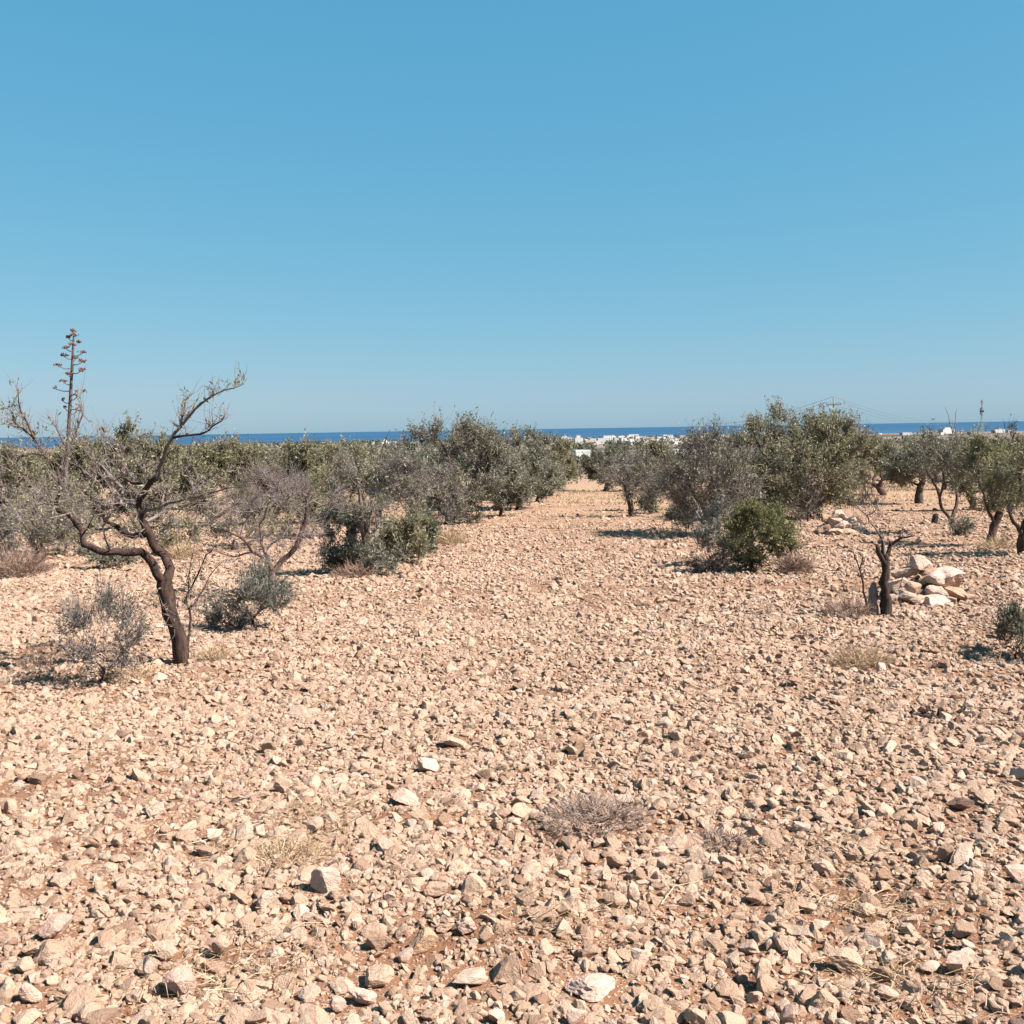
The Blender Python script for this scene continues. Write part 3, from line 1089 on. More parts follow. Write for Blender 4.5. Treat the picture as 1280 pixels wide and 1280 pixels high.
b = gp(456, 716)
Y = b[1]
grey = [
    limb(Y, [(457, 718), (456, 695), (457, 670), (460, 640)], (.075, .045), **{'from': .4}),
    limb(Y, [(456, 690), (452, 655, -.2), (450, 625, -.3), (446, 600, -.4), (452, 575, -.5)], (.040, .012), on=0, mat=M_BARK_GREY),
    limb(Y, [(460, 645), (466, 615, .2), (472, 590, .3), (478, 565, .3), (487, 537, .2)], (.036, .008), on=0, mat=M_BARK_GREY),
    limb(Y, [(458, 675), (475, 650, .3), (478, 625, .5), (500, 600, .6), (515, 580, .7)], (.036, .010), on=0, mat=M_BARK_GREY),
    limb(Y, [(460, 640), (452, 620, .4), (440, 600, .6), (425, 588, .8), (415, 575, .9)], (.026, .008), on=0),
]
c, r = pxc(b, 402, 528, 556, 660)
plant('bare_tree', 'grey bare-branched tree rising behind the dark blue-green bush left of the aisle', 'tree', b, c, r, 109, ntarget=150, limbs=grey,
      nshoot=1400, per=3.6, bare=.5, shoot_l=(.1, .35), up=.8, leafmat=M_OLIVE_GREY, twigmat=M_TWIG, wig=.4, tip=.004, thick=.5)
olive('dark blue-green bush at the foot of the grey bare-branched tree', 428, 716, 392, 470, 640, 716, 110, 'shrub', 'shrub', ntarget=60, nshoot=620, per=11, leafmat=M_BLUE, stemw=4, shoot_l=(.08, .22), bare=.1, leaf_l=.05, leaf_w=.015)
olive('rounded olive-green bush at the right foot of the grey bare-branched tree', 505, 702, 470, 543, 632, 704, 111, 'shrub', 'shrub', ntarget=60, nshoot=640, per=11, leafmat=M_OLIVE, stemw=4, shoot_l=(.1, .25), bare=.1)
olive('grey leafy low shrub in front between the dark and the olive-green bushes', 472, 718, 440, 512, 672, 719, 112, 'shrub', 'shrub', ntarget=40, nshoot=420, per=7, leafmat=M_OLIVE_GREY, stemw=3, shoot_l=(.08, .22), bare=.3)
olive('slim dark green bush at the right end of the bush cluster left of the aisle', 528, 694, 505, 546, 640, 694, 141, 'shrub', 'shrub', ntarget=40, nshoot=360, per=11, leafmat=M_OLIVE_DARK, stemw=4, shoot_l=(.1, .22), bare=.1)

# the hedge-like olive row at left
row = 'olive trees of the hedge-like row at left'
for k, (bx, by, x0, x1, y0, y1, lab, mt) in enumerate([
    (18, 668, -40, 75, 562, 650, 'olive crown at the left end of the row, under the pinkish shore', M_OLIVE),
    (100, 664, 55, 150, 552, 645, 'yellow-green olive crown of the row behind the flower stalk', M_YELLOW),
    (180, 664, 146, 214, 522, 640, 'tallest olive of the left row with upright sprigs above the sea line', M_OLIVE),
    (262, 660, 210, 315, 548, 640, 'broad olive of the left row right of the leaning tree', M_OLIVE),
    (345, 655, 290, 395, 547, 635, 'olive of the left row above the small bare almond tree', M_OLIVE),
    (425, 652, 370, 480, 549, 640, 'rightmost olive of the left row beside the grey bare tree', M_YELLOW)]):
    olive(lab, bx, by, x0 - 6, x1 + 6, y0 + 9, by - 4, 120 + k, ntarget=110, nshoot=1500, per=12, bare=.1, leafmat=mt, stemw=9, group=row, up=1.0, shoot_l=(.2, .5))
for k, (bx, by, x0, x1, y0, y1) in enumerate([(60, 640, 20, 110, 556, 630), (225, 638, 180, 275, 553, 625), (305, 636, 260, 350, 551, 625), (390, 636, 345, 440, 550, 625), (470, 634, 430, 520, 552, 622)]):
    olive('olive tree of the second row at left, half hidden behind the front row', bx, by, x0 - 5, x1 + 5, y0 + 9, by - 4, 130 + k, ntarget=70, nshoot=1000, per=11, bare=.1, leafmat=M_OLIVE, stemw=6, group='second row of olives at left', up=1.0, shoot_l=(.2, .5))

# left of the aisle
b = gp(588, 654)
Y = b[1]
big = [
    limb(Y, [(560, 655), (572, 632, 0), (590, 612, 0), (604, 597, 0)], (.13, .10), **{'from': .5}),
    limb(Y, [(604, 597, 0), (612, 580, .3), (606, 560, .4)], (.08, .04), on=0),
    limb(Y, [(585, 617, 0), (566, 595, -.4), (560, 570, -.5), (550, 550, -.6)], (.07, .03), on=0),
    limb(Y, [(578, 625), (545, 610, .4), (520, 590, .6), (500, 575, .6)], (.06, .02), on=0),
]
c, r = pxc(b, 500, 640, 529, 652)
plant('olive_tree', 'big shaggy olive with leaning dark limb and sprigs above the sea, left of the aisle', 'olive tree', b, c, r, 113, ntarget=200, limbs=big,
      nshoot=3200, per=8, bare=.35, leafmat=M_OLIVE_GREY, up=1.1, shoot_l=(.2, .6), thick=.5, tip=.006)
olive('rounded grey-green shrub under the leaning limb of the big shaggy olive', 575, 656, 548, 606, 618, 656, 114, 'shrub', 'shrub', ntarget=40, nshoot=420, per=8, leafmat=M_OLIVE_DARK, stemw=4, bare=.2)
olive('olive tree second along the left side of the aisle, touching the shaggy one', 648, 636, 586, 696, 531, 634, 115, ntarget=150, nshoot=2300, per=10, bare=.2, leafmat=M_OLIVE_GREY, stemw=9, up=1.1, shoot_l=(.2, .6))
olive('farthest olive on the left side of the aisle, next to the lone white house', 688, 620, 648, 714, 546, 618, 116, ntarget=110, nshoot=1500, per=10, bare=.15, leafmat=M_OLIVE, stemw=8, up=1.0, shoot_l=(.2, .6))

olive('low bushy olive filling the gap under the second and farthest left aisle olives', 672, 628, 640, 712, 572, 628, 190, ntarget=70, nshoot=1000, per=9, bare=.25, leafmat=M_OLIVE_GREY, stemw=5, shoot_l=(.15, .45))
olive('twiggy low olive in front of the gap between shaggy and second aisle olives', 625, 644, 596, 660, 575, 645, 191, ntarget=70, nshoot=900, per=7, bare=.35, leafmat=M_OLIVE_GREY, stemw=5, shoot_l=(.15, .45))
olive('mauve twiggy bush between the grey bare tree and the big shaggy olive', 540, 664, 500, 580, 578, 664, 192, 'shrub', 'shrub', ntarget=90, nshoot=900, per=3, bare=.5, leafmat=M_OLIVE_GREY, stemw=4, shoot_l=(.15, .4))
olive('mauve dead brush behind the small bare almond tree', 290, 684, 250, 345, 630, 684, 193, 'shrub', 'shrub', ntarget=70, nshoot=600, per=4, bare=.4, leafmat=M_OLIVE, stemw=3, shoot_l=(.12, .35))
olive('grey-green brush under the olive row, between almond and grey bare tree', 385, 672, 335, 430, 622, 672, 194, 'shrub', 'shrub', ntarget=70, nshoot=700, per=8, bare=.35, leafmat=M_OLIVE, stemw=3, shoot_l=(.12, .35))
olive('dark weedy brush behind the scraggly tree at the left edge', 80, 690, 35, 130, 625, 690, 195, 'shrub', 'shrub', ntarget=70, nshoot=700, per=7, bare=.35, leafmat=M_OLIVE, stemw=3, shoot_l=(.12, .35))
# far end of the aisle
olive('dark dense olive at the far end of the aisle, right of the lone white house', 756, 614, 728, 806, 557, 613, 117, ntarget=130, nshoot=1800, per=13, bare=.08, leafmat=M_OLIVE_DARK, stemw=7, up=.7, shoot_l=(.2, .5))
b = gp(788, 645)
c, r = pxc(b, 746, 832, 562, 628)
Y = b[1]
tw = [limb(Y, [(790, 647), (788, 630), (783, 612), (780, 598)], (.11, .07), **{'from': .6}),
      limb(Y, [(786, 622), (798, 600, .2), (802, 580, .2)], (.06, .02), on=0),
      limb(Y, [(783, 608), (768, 592, -.2), (756, 580, -.3)], (.05, .02), on=0)]
plant('almond_tree', 'mauve twiggy tree with a short dark leaning trunk in the middle of the aisle', 'almond tree', b, c, r, 118, ntarget=110, limbs=tw, nshoot=1100, per=2.5, bare=.5,
      leafmat=M_OLIVE_GREY, up=.8, shoot_l=(.2, .5), thick=.5, tip=.006)
b = gp(812, 637)
Y = b[1]
c, r = pxc(b, 790, 848, 560, 608)
tw = [limb(Y, [(808, 640), (810, 622), (816, 610)], (.11, .09), **{'from': 1.0}),
      limb(Y, [(814, 614), (811, 598), (814, 586), (826, 577), (833, 564)], (.08, .04), on=0, mat=M_BARK_PALE, **{'from': .6}),
      limb(Y, [(816, 612), (806, 590, .4), (800, 572, .5)], (.05, .02), on=0)]
plant('olive_tree', 'olive with one pale crooked limb standing at the right of the aisle', 'olive tree', b, c, r, 119, ntarget=70, limbs=tw, nshoot=800, per=9, bare=.15, leafmat=M_OLIVE, up=.8,
      shoot_l=(.15, .45), thick=.5, tip=.006)
olive('small dark shrub round the trunk of the olive with the pale limb', 812, 640, 798, 828, 622, 641, 142, 'shrub', 'shrub', ntarget=24, nshoot=160, per=8, leafmat=M_OLIVE_DARK, stemw=3)
olive('hazy small olive beyond the aisle left of the big olive crown', 858, 612, 828, 900, 560, 608, 143, ntarget=60, nshoot=700, per=10, leafmat=M_OLIVE_GREY, stemw=6)
olive('dark purplish shrub low on the ground left of the big olive', 858, 662, 836, 884, 634, 663, 144, 'shrub', 'shrub', ntarget=40, nshoot=420, per=5, leafmat=M_OLIVE_GREY, twigmat=M_TWIG, stemw=3, bare=.35, shoot_l=(.1, .25))

# right of the aisle
b = gp(897, 668)
Y = b[1]
c, r = pxc(b, 834, 952, 544, 662)
tw = [limb(Y, [(899, 670), (893, 655), (886, 642)], (.10, .08), **{'from': 1.0}),
      limb(Y, [(888, 646), (874, 626, -.2), (862, 608, -.4), (850, 597, -.5), (842, 588, -.6)], (.06, .016), on=0),
      limb(Y, [(890, 648), (895, 620, .2), (890, 595, .3), (882, 570, .3)], (.06, .016), on=0),
      limb(Y, [(893, 655), (912, 628, .1), (922, 600, .2), (930, 575, .3)], (.06, .016), on=0)]
plant('almond_tree', 'mauve bare-twigged tree leaning toward the aisle in front of the big olive', 'almond tree', b, c, r, 145, ntarget=260, limbs=tw, nshoot=2600, per=3.5, bare=.45,
      leafmat=M_OLIVE_GREY, up=.9, shoot_l=(.2, .55), thick=.5, tip=.005)
b = gp(1008, 646)
Y = b[1]
c, r = pxc(b, 890, 1090, 514, 652)
tw = [limb(Y, [(1012, 648), (1004, 628), (992, 612)], (.12, .09), **{'from': .8}),
      limb(Y, [(1006, 634), (1022, 606, .2), (1040, 580, .4), (1056, 556, .5), (1074, 528, .6)], (.08, .03), on=0),
      limb(Y, [(998, 620), (970, 590, -.5), (950, 560, -.7), (940, 535, -.8)], (.07, .02), on=0),
      limb(Y, [(994, 614), (992, 580, .4), (990, 545, .5), (985, 522, .6)], (.07, .02), on=0),
      limb(Y, [(1008, 640), (1030, 625, -.5), (1040, 610, -.8), (1052, 600, -1)], (.05, .02), on=0, mat=M_BARK_GREY)]
plant('olive_tree', 'biggest olive with broad shaggy crown against the sky right of the aisle', 'olive tree', b, c, r, 146, ntarget=270, limbs=tw, nshoot=5200, per=9, bare=.22,
      leafmat=M_OLIVE, up=1.2, shoot_l=(.25, .65), thick=.5, tip=.006, lobes=7)
olive('dense fresh-green bush with upright shoots right of the aisle', 946, 714, 890, 994, 632, 714, 147, 'shrub', 'shrub', lobes=9, ntarget=80, nshoot=950, per=11, leafmat=M_GREEN, stemw=4, shoot_l=(.12, .3), bare=.08, leaf_l=.05, leaf_w=.013, up=1.1)
olive('grey-green half of the bush clump left of the fresh-green bush', 905, 705, 866, 935, 628, 706, 148, 'shrub', 'shrub', ntarget=60, nshoot=620, per=6, leafmat=M_SAGE, stemw=4, shoot_l=(.12, .32), bare=.3, up=1.0)
olive('dead purple-brown brushwood lying at the left foot of the bush clump', 878, 716, 856, 912, 684, 717, 149, 'shrub', 'shrub', ntarget=40, nshoot=420, per=1, leafmat=M_RUST, twigmat=M_TWIG_DARK, stemw=3, shoot_l=(.08, .22), bare=.7, up=.3)
olive('grey dry twigs sprouting under the right limb of the biggest olive', 1010, 652, 985, 1036, 604, 652, 150, 'shrub', 'shrub', ntarget=40, nshoot=300, per=.6, leafmat=M_OLIVE_GREY, twigmat=M_BARK_GREY, stemw=3, shoot_l=(.15, .4), bare=.8)

right = 'olive trees of the right-hand orchard'
olive('small olive directly right of the biggest olive, above the heap farther off', 1104, 619, 1050, 1132, 552, 616, 151, ntarget=100, nshoot=1200, per=10, leafmat=M_OLIVE, stemw=9, group=right, shoot_l=(.2, .5))
olive('olive with a stout dark trunk between the small olive and the many-stemmed tree', 1148, 629, 1106, 1182, 548, 606, 152, ntarget=90, nshoot=1000, per=8, leafmat=M_OLIVE_GREY, stemw=10, group=right, shoot_l=(.2, .5), bare=.3, fork=at(1153, 602, gp(1148, 629)[1]))
b = gp(1196, 667)
Y = b[1]
c, r = pxc(b, 1145, 1222, 545, 618)
tw = [limb(Y, [(1197, 669), (1194, 660), (1188, 650)], (.075, .06), **{'from': 1.0}),
      limb(Y, [(1190, 653), (1178, 634, 0), (1174, 618, -.1), (1166, 602, -.2), (1158, 588, -.3)], (.046, .014), on=0),
      limb(Y, [(1174, 622), (1180, 604, .1), (1178, 580, .2), (1182, 555, .2)], (.028, .010), on=1),
      limb(Y, [(1189, 652), (1196, 632, .1), (1195, 612, .2), (1204, 596, .3), (1212, 580, .4)], (.046, .014), on=0),
      limb(Y, [(1178, 580, .2), (1190, 550, .2), (1187, 528, .2), (1181, 508, .2)], (.014, .005), on=2, mat=M_BARK_GREY),
      limb(Y, [(1190, 550, .2), (1194, 525, .3), (1196, 510, .3)], (.011, .005), on=4, mat=M_BARK_GREY)]
plant('almond_tree', 'slender tree forking low into dark curved stems with bare sprigs above the horizon', 'almond tree', b, c, r, 153, ntarget=100, limbs=tw, nshoot=700, per=4.5, bare=.35,
      leafmat=M_OLIVE_GREY, up=.9, shoot_l=(.15, .4), thick=.5, tip=.004)
olive('small dry shrub round the foot of the slender low-forking tree', 1196, 671, 1180, 1214, 648, 671, 154, 'shrub', 'shrub', ntarget=24, nshoot=180, per=4, leafmat=M_OLIVE_GREY, stemw=3, shoot_l=(.08, .2), bare=.4)
olive('olive with a dark slanting trunk right behind the slender low-forking tree', 1218, 638, 1184, 1252, 560, 618, 155, ntarget=70, nshoot=650, per=9, leafmat=M_OLIVE, stemw=9, group=right, shoot_l=(.2, .5), fork=at(1209, 612, gp(1218, 638)[1]))
b = gp(1238, 682)
Y = b[1]
c, r = pxc(b, 1202, 1280, 558, 642)
tw = [limb(Y, [(1237, 685), (1241, 662), (1250, 640)], (.085, .07), **{'from': 1.0, 'step': .06}),
      limb(Y, [(1250, 640), (1256, 622), (1250, 606, .1), (1243, 590, .1), (1236, 570, .1)], (.05, .016), on=0),
      limb(Y, [(1241, 655), (1235, 638, -.2), (1230, 620, -.3), (1222, 600, -.3)], (.036, .012), on=0),
      limb(Y, [(1254, 628), (1262, 605, .2), (1268, 580, .3)], (.032, .012), on=1)]
plant('olive_tree', 'yellow-green olive with a thick bent trunk, nearest but one to the right edge', 'olive tree', b, c, r, 156, ntarget=80, limbs=tw, nshoot=560, per=9, bare=.15,
      leafmat=M_YELLOW, up=.7, shoot_l=(.12, .4), thick=.5, tip=.004)
b = gp(1280, 696)
Y = b[1]
c, r = pxc(b, 1246, 1345, 562, 646)
tw = [limb(Y, [(1281, 700), (1278, 680), (1283, 655), (1288, 640)], (.095, .075), **{'from': 1.0, 'step': .06}),
      limb(Y, [(1279, 670), (1268, 652, -.1), (1262, 640, -.1)], (.04, .02), on=0),
      limb(Y, [(1288, 640), (1278, 615, .1), (1276, 590, .1), (1282, 570, .1)], (.05, .016), on=0),
      limb(Y, [(1288, 640), (1305, 610, .1), (1318, 585, .1)], (.05, .016), on=0)]
plant('olive_tree', 'olive with a dark forked trunk cut by the right edge', 'olive tree', b, c, r, 157, ntarget=80, limbs=tw, nshoot=600, per=9, bare=.2, leafmat=M_YELLOW, up=.8, shoot_l=(.15, .4), thick=.5, tip=.004)
olive('broken dark bare snag sticking up over the crowns near the thin mast', 1262, 640, 1250, 1276, 526, 600, 158, 'bare_tree', 'tree', ntarget=16, nshoot=90, per=2, leafmat=M_OLIVE_DARK, twigmat=M_TWIG_DARK, stemw=6, bare=.5, fork=at(1262, 585, gp(1262, 640)[1]))
for k, (bx, by, x0, x1, y0, y1) in enumerate([(1075, 606, 1040, 1105, 553, 602), (1128, 608, 1090, 1165, 556, 604), (1180, 612, 1145, 1220, 556, 606), (1235, 612, 1200, 1270, 552, 606), (1275, 615, 1240, 1310, 550, 608), (1170, 604, 1130, 1205, 553, 600), (1220, 604, 1185, 1255, 553, 600)]):
    olive('far olive of the right-hand orchard seen between nearer trunks and crowns', bx, by, x0, x1, y0, y1, 160 + k, ntarget=50, nshoot=560, per=10, bare=.12, leafmat=(M_OLIVE_GREY, M_OLIVE)[k % 2], stemw=6, group='far olives at right', shoot_l=(.2, .5))
olive('dark dead-looking bush with wiry twigs cut by the right edge', 1275, 826, 1252, 1306, 768, 826, 170, 'shrub', 'shrub', ntarget=50, nshoot=360, per=5, leaf_l=.03, leaf_w=.01, leafmat=M_OLIVE_DARK, twigmat=M_TWIG_DARK, stemw=3, shoot_l=(.05, .16), bare=.3, tip=.002)


def agave():
    b = gp(85, 672)
    Y = b[1]
    root = link('agave', None, None, b)
    tag(root, 'tall dried agave flower stalk with tiered seed heads rising above the left trees', 'agave')
    A = lambda x, y, o=0.0: at(x, y, Y + o) - b
    g = np.random.default_rng(5)
    S = [A(80, 672), A(81, 630), A(82, 590), A(85, 550), A(88, 500), A(90, 460), A(92, 424), A(92, 414)]
    m = MB()
    m.tube(S, [.07, .065, .06, .052, .045, .036, .025, .012], 8)
    m.build('stalk', [M_STALK], root, smooth=True)
    heads = [(92, 413, 9, 4), (92, 419, 11, 4), (85, 421, 6, 3), (98, 427, 6, 3), (90, 430, 9, 3), (82, 434, 8, 3), (103, 440, 10, 3), (80, 444, 11, 4), (94, 447, 7, 2),
             (103, 451, 10, 4), (72, 456, 11, 3), (102, 462, 11, 4), (86, 467, 9, 3), (79, 476, 10, 3), (67, 484, 8, 3), (95, 489, 8, 3), (96, 495, 9, 3), (106, 488, 5, 5), (77, 499, 9, 3), (81, 509, 5, 3), (99, 507, 9, 6), (96, 513, 5, 3)]
    sx = lambda y: np.interp(y, [414, 424, 460, 500, 550, 590], [92, 92, 90, 88, 85, 82])
    for i, (hx, hy, w, h) in enumerate(heads):
        off = float(g.uniform(-.35, .35))
        p = A(hx, hy, off)
        q = A(sx(hy + 5), hy + 5)
        mb = MB()
        mid = (p + q) / 2 - np.array([0, 0, .05])
        mb.tube([q, mid, p - np.array([0, 0, .03])], [.014, .011, .009], 5)
        br = mb.build('flower_branch', [M_STALK], root, smooth=True)
        mb = MB()
        hw = w * Y / F / 2 * 1.15
        hh = h * Y / F / 2 * 1.2
        for k in range(26 if hy < 480 else 9):
            e = nrm(g.normal(size=3)) * g.uniform(.3, 1) * np.array([hw, hw, hh])
            c0 = p + e
            d = nrm(np.array([g.normal() * .4, g.normal() * .4, 1]))
            mb.tube([c0 - d * .02, c0, c0 + d * .035], [.006, .016, .004], 5)
        mb.build('seed_head', [M_FLOWER], br, smooth=True)
    for k in range(22):
        a = k * 2.4
        ln = g.uniform(.7, 1.1)
        tilt = .35 + .5 * (k / 22)
        d = np.array([math.cos(a), math.sin(a), 0])
        sd = np.array([-math.sin(a), math.cos(a), 0])
        V, q = [], []
        for i, s in enumerate(np.linspace(0, 1, 6)):
            c0 = A(80, 672) + d * ln * s * math.cos(tilt) + np.array([0, 0, ln * math.sin(tilt) * s - .25 * ln * s * s])
            wd = .085 * (1 - s ** 2) + .006
            V += [c0 - sd * wd, c0 - np.array([0, 0, .03 * (1 - s)]), c0 + sd * wd, c0 + np.array([0, 0, .045])]
        for i in range(5):
            for j in range(4):
                q.append((i * 4 + j, i * 4 + (j + 1) % 4, i * 4 + 4 + (j + 1) % 4, i * 4 + 4 + j))
        mb = MB(); mb.add(V, q); mb.build('leaf', [M_AGAVE], root, smooth=True)


agave()


def stump():
    b = gp(1100, 772)
    Y = b[1]
    g = np.random.default_rng(3)
    limbs = [
        limb(Y, [(1106, 776), (1108, 755), (1104, 730), (1107, 708), (1106, 694)], (.062, .036), step=.05, wob=.006),
        limb(Y, [(1093, 774, .05), (1092, 758, .05), (1091, 744, .05), (1092, 728, .06)], (.056, .044), step=.05, mat=M_WOODGREY),
        limb(Y, [(1104, 706), (1098, 692, -.04), (1094, 680, -.05)], (.030, .022), on=0, mat=M_CHAR),
        limb(Y, [(1110, 700), (1112, 684, .04), (1118, 678, .05), (1126, 673, 0), (1143, 671, -.05)], (.026, .008), on=0),
        limb(Y, [(1108, 682), (1100, 668, .05), (1088, 653, .1), (1076, 637, .1), (1062, 620, .1)], (.013, .004), on=0, mat=M_BARK_GREY),
        limb(Y, [(1086, 770, -.1), (1080, 740, -.1), (1075, 712, -.1), (1065, 688, -.1)], (.015, .005), step=.06, wob=.004),
        limb(Y, [(1075, 712, -.1), (1078, 700, -.1), (1077, 692, -.1)], (.008, .004), on=5),
        limb(Y, [(1106, 700), (1102, 686), (1101, 667)], (.029, .007), on=0),
        limb(Y, [(1107, 700, .02), (1112, 688, .03), (1111, 674, .03)], (.027, .009), on=0),
        limb(Y, [(1124, 736, .1), (1134, 706, .15), (1138, 684, .2)], (.004, .002)),
    ]
    c, r = pxc(b, 1056, 1140, 620, 700)
    plant('tree_stump', 'charred upright tree stump with two stems and bare twigs beside the rock heap', 'tree stump', b, c, r, 180, ntarget=14, limbs=limbs, nshoot=70, per=0,
          shoot_l=(.08, .3), leafmat=M_STRAW, barkmat=M_CHAR, twigmat=M_TWIG, tip=.002, thick=.5, up=.8)
    b2 = gp(1168, 655)
    m = MB()
    m.tube([(0, 0, -.1), (.0, 0, .08), (.03, 0, .2), (.02, 0, .27)], [.10, .085, .08, .05], 9)
    o = m.build('tree_stump', [M_CHAR], None, b2)
    tag(o, 'short dark sawn stump on the dry ground left of the slender low-forking tree', 'tree stump')
    # fallen branch on the stones
    b3 = gp(1180, 899)
    Y3 = b3[1]
    root = link('fallen_branch', None, None, b3)
    tag(root, 'dark crooked dead branch lying on the stones at lower right', 'branch')
    A = lambda x, y, o=0.0: at(x, y, Y3 + o) - b3 + np.array([0, 0, .012])
    m = MB(); m.tube([A(1124, 899, .05), (A(1150, 896)), A(1172, 900), A(1192, 897), A(1216, 896, .05)], [.008, .017, .021, .022, .027], 7); m.build('stem', [M_CHAR], root, smooth=True)
    for pts in ([A(1172, 900), A(1174, 890), A(1176, 886)], [A(1178, 900), A(1182, 910, -.05), A(1184, 918, -.1)], [A(1190, 897), A(1203, 889), A(1208, 875, .1)], [A(1150, 896), A(1160, 889), A(1170, 892)], [A(1135, 898), A(1142, 890), A(1138, 884)]):
        m = MB(); m.tube(pts, [.014, .010, .004], 5); m.build('twig', [M_CHAR], root, smooth=True)


stump()

# ------------------------------------------------------------------ stones
ICO = None


def ico(sub=2):
    t = (1 + 5 ** .5) / 2
    v = [(-1, t, 0), (1, t, 0), (-1, -t, 0), (1, -t, 0), (0, -1, t), (0, 1, t), (0, -1, -t), (0, 1, -t), (t, 0, -1), (t, 0, 1), (-t, 0, -1), (-t, 0, 1)]
    f = [(0, 11, 5), (0, 5, 1), (0, 1, 7), (0, 7, 10), (0, 10, 11), (1, 5, 9), (5, 11, 4), (11, 10, 2), (10, 7, 6), (7, 1, 8), (3, 9, 4), (3, 4, 2), (3, 2, 6), (3, 6, 8), (3, 8, 9), (4, 9, 5), (2, 4, 11), (6, 2, 10), (8, 6, 7), (9, 8, 1)]
    v = [nrm(np.array(a, float)) for a in v]
    for _ in range(sub):
        mid, nf = {}, []

        def m(a, b):
            k = (min(a, b), max(a, b))
            if k not in mid:
                v.append(nrm(v[a] + v[b]))
                mid[k] = len(v) - 1
            return mid[k]
        for a, b, c in f:
            x, y, z = m(a, b), m(b, c), m(c, a)
            nf += [(a, x, z), (b, y, x), (c, z, y), (x, y, z)]
        f = nf
    return np.array(v), np.array(f)


IV, IF = ico(2)
IV3, IF3 = ico(3)


def rock_mesh(name, seed, mats, cuts=11, rough=.05, V=None, Fc=None, shape=None, pit=0.0):
    """Broken limestone: a ball cut by random planes, then chipped; unit half-width."""
    g = np.random.default_rng(seed)
    V = (IV if V is None else V).copy()
    Fc = IF if Fc is None else Fc
    lump = np.zeros(len(V))
    for k in range(4):
        d = nrm(g.normal(size=3))
        lump += .10 * np.sin(V @ d * g.uniform(2, 5) + g.uniform(0, 6))
    V *= (1 + lump)[:, None]
    for k in range(cuts):
        d = nrm(g.normal(size=3))
        h = g.uniform(.38, .86)
        s = V @ d
        V -= np.maximum(s - h, 0)[:, None] * d * .96
    V *= (1 + rough * g.normal(size=(len(V), 1)) * .6)
    if pit:
        for k in range(8):
            d = nrm(g.normal(size=3))
            V *= (1 - pit * np.exp(-((nrm(V) - d) ** 2).sum(1) / .06))[:, None]
    V *= np.array(shape if shape is not None else [1, g.uniform(.6, .9), g.uniform(.45, .75)])
    V /= np.abs(V[:, 0]).max()
    return mesh_from(name, V, [Fc], mats)


def placed_stone(px, py, wpx, hpx, label, group=None, mat=None, tilt=0.0, seed=None, name='stone', flat=None, sub=3, cat='stone', deep=.8, sink=.25):
    """One stone of its own, wpx by hpx photo pixels, standing on the ground under (px, py + hpx / 2)."""
    p = gp(px, py + hpx * .5)
    Y = p[1]
    s = Y / F
    hw, hh = wpx * s / 2, hpx * s / 2
    seed = seed if seed is not None else int(px * 131 + py)
    me = rock_mesh('stone', seed, [mat or M_STONE], V=IV3 if sub == 3 else IV, Fc=IF3 if sub == 3 else IF, shape=(1, 1, 1), pit=.12, rough=.03)
    o = link(name, me)
    co = np.array([v.co for v in me.vertices])
    ext = np.abs(co).max(0)
    o.scale = [hw / ext[0], hw * deep / ext[1], hh / ext[2]]
    o.rotation_euler = (0, tilt, random.uniform(-.3, .3))
    o.location = (p[0], p[1] + hw * deep * .5, float(height(p[0], p[1])) + hh * (1 - sink))
    tag(o, label, cat, group)
    return o


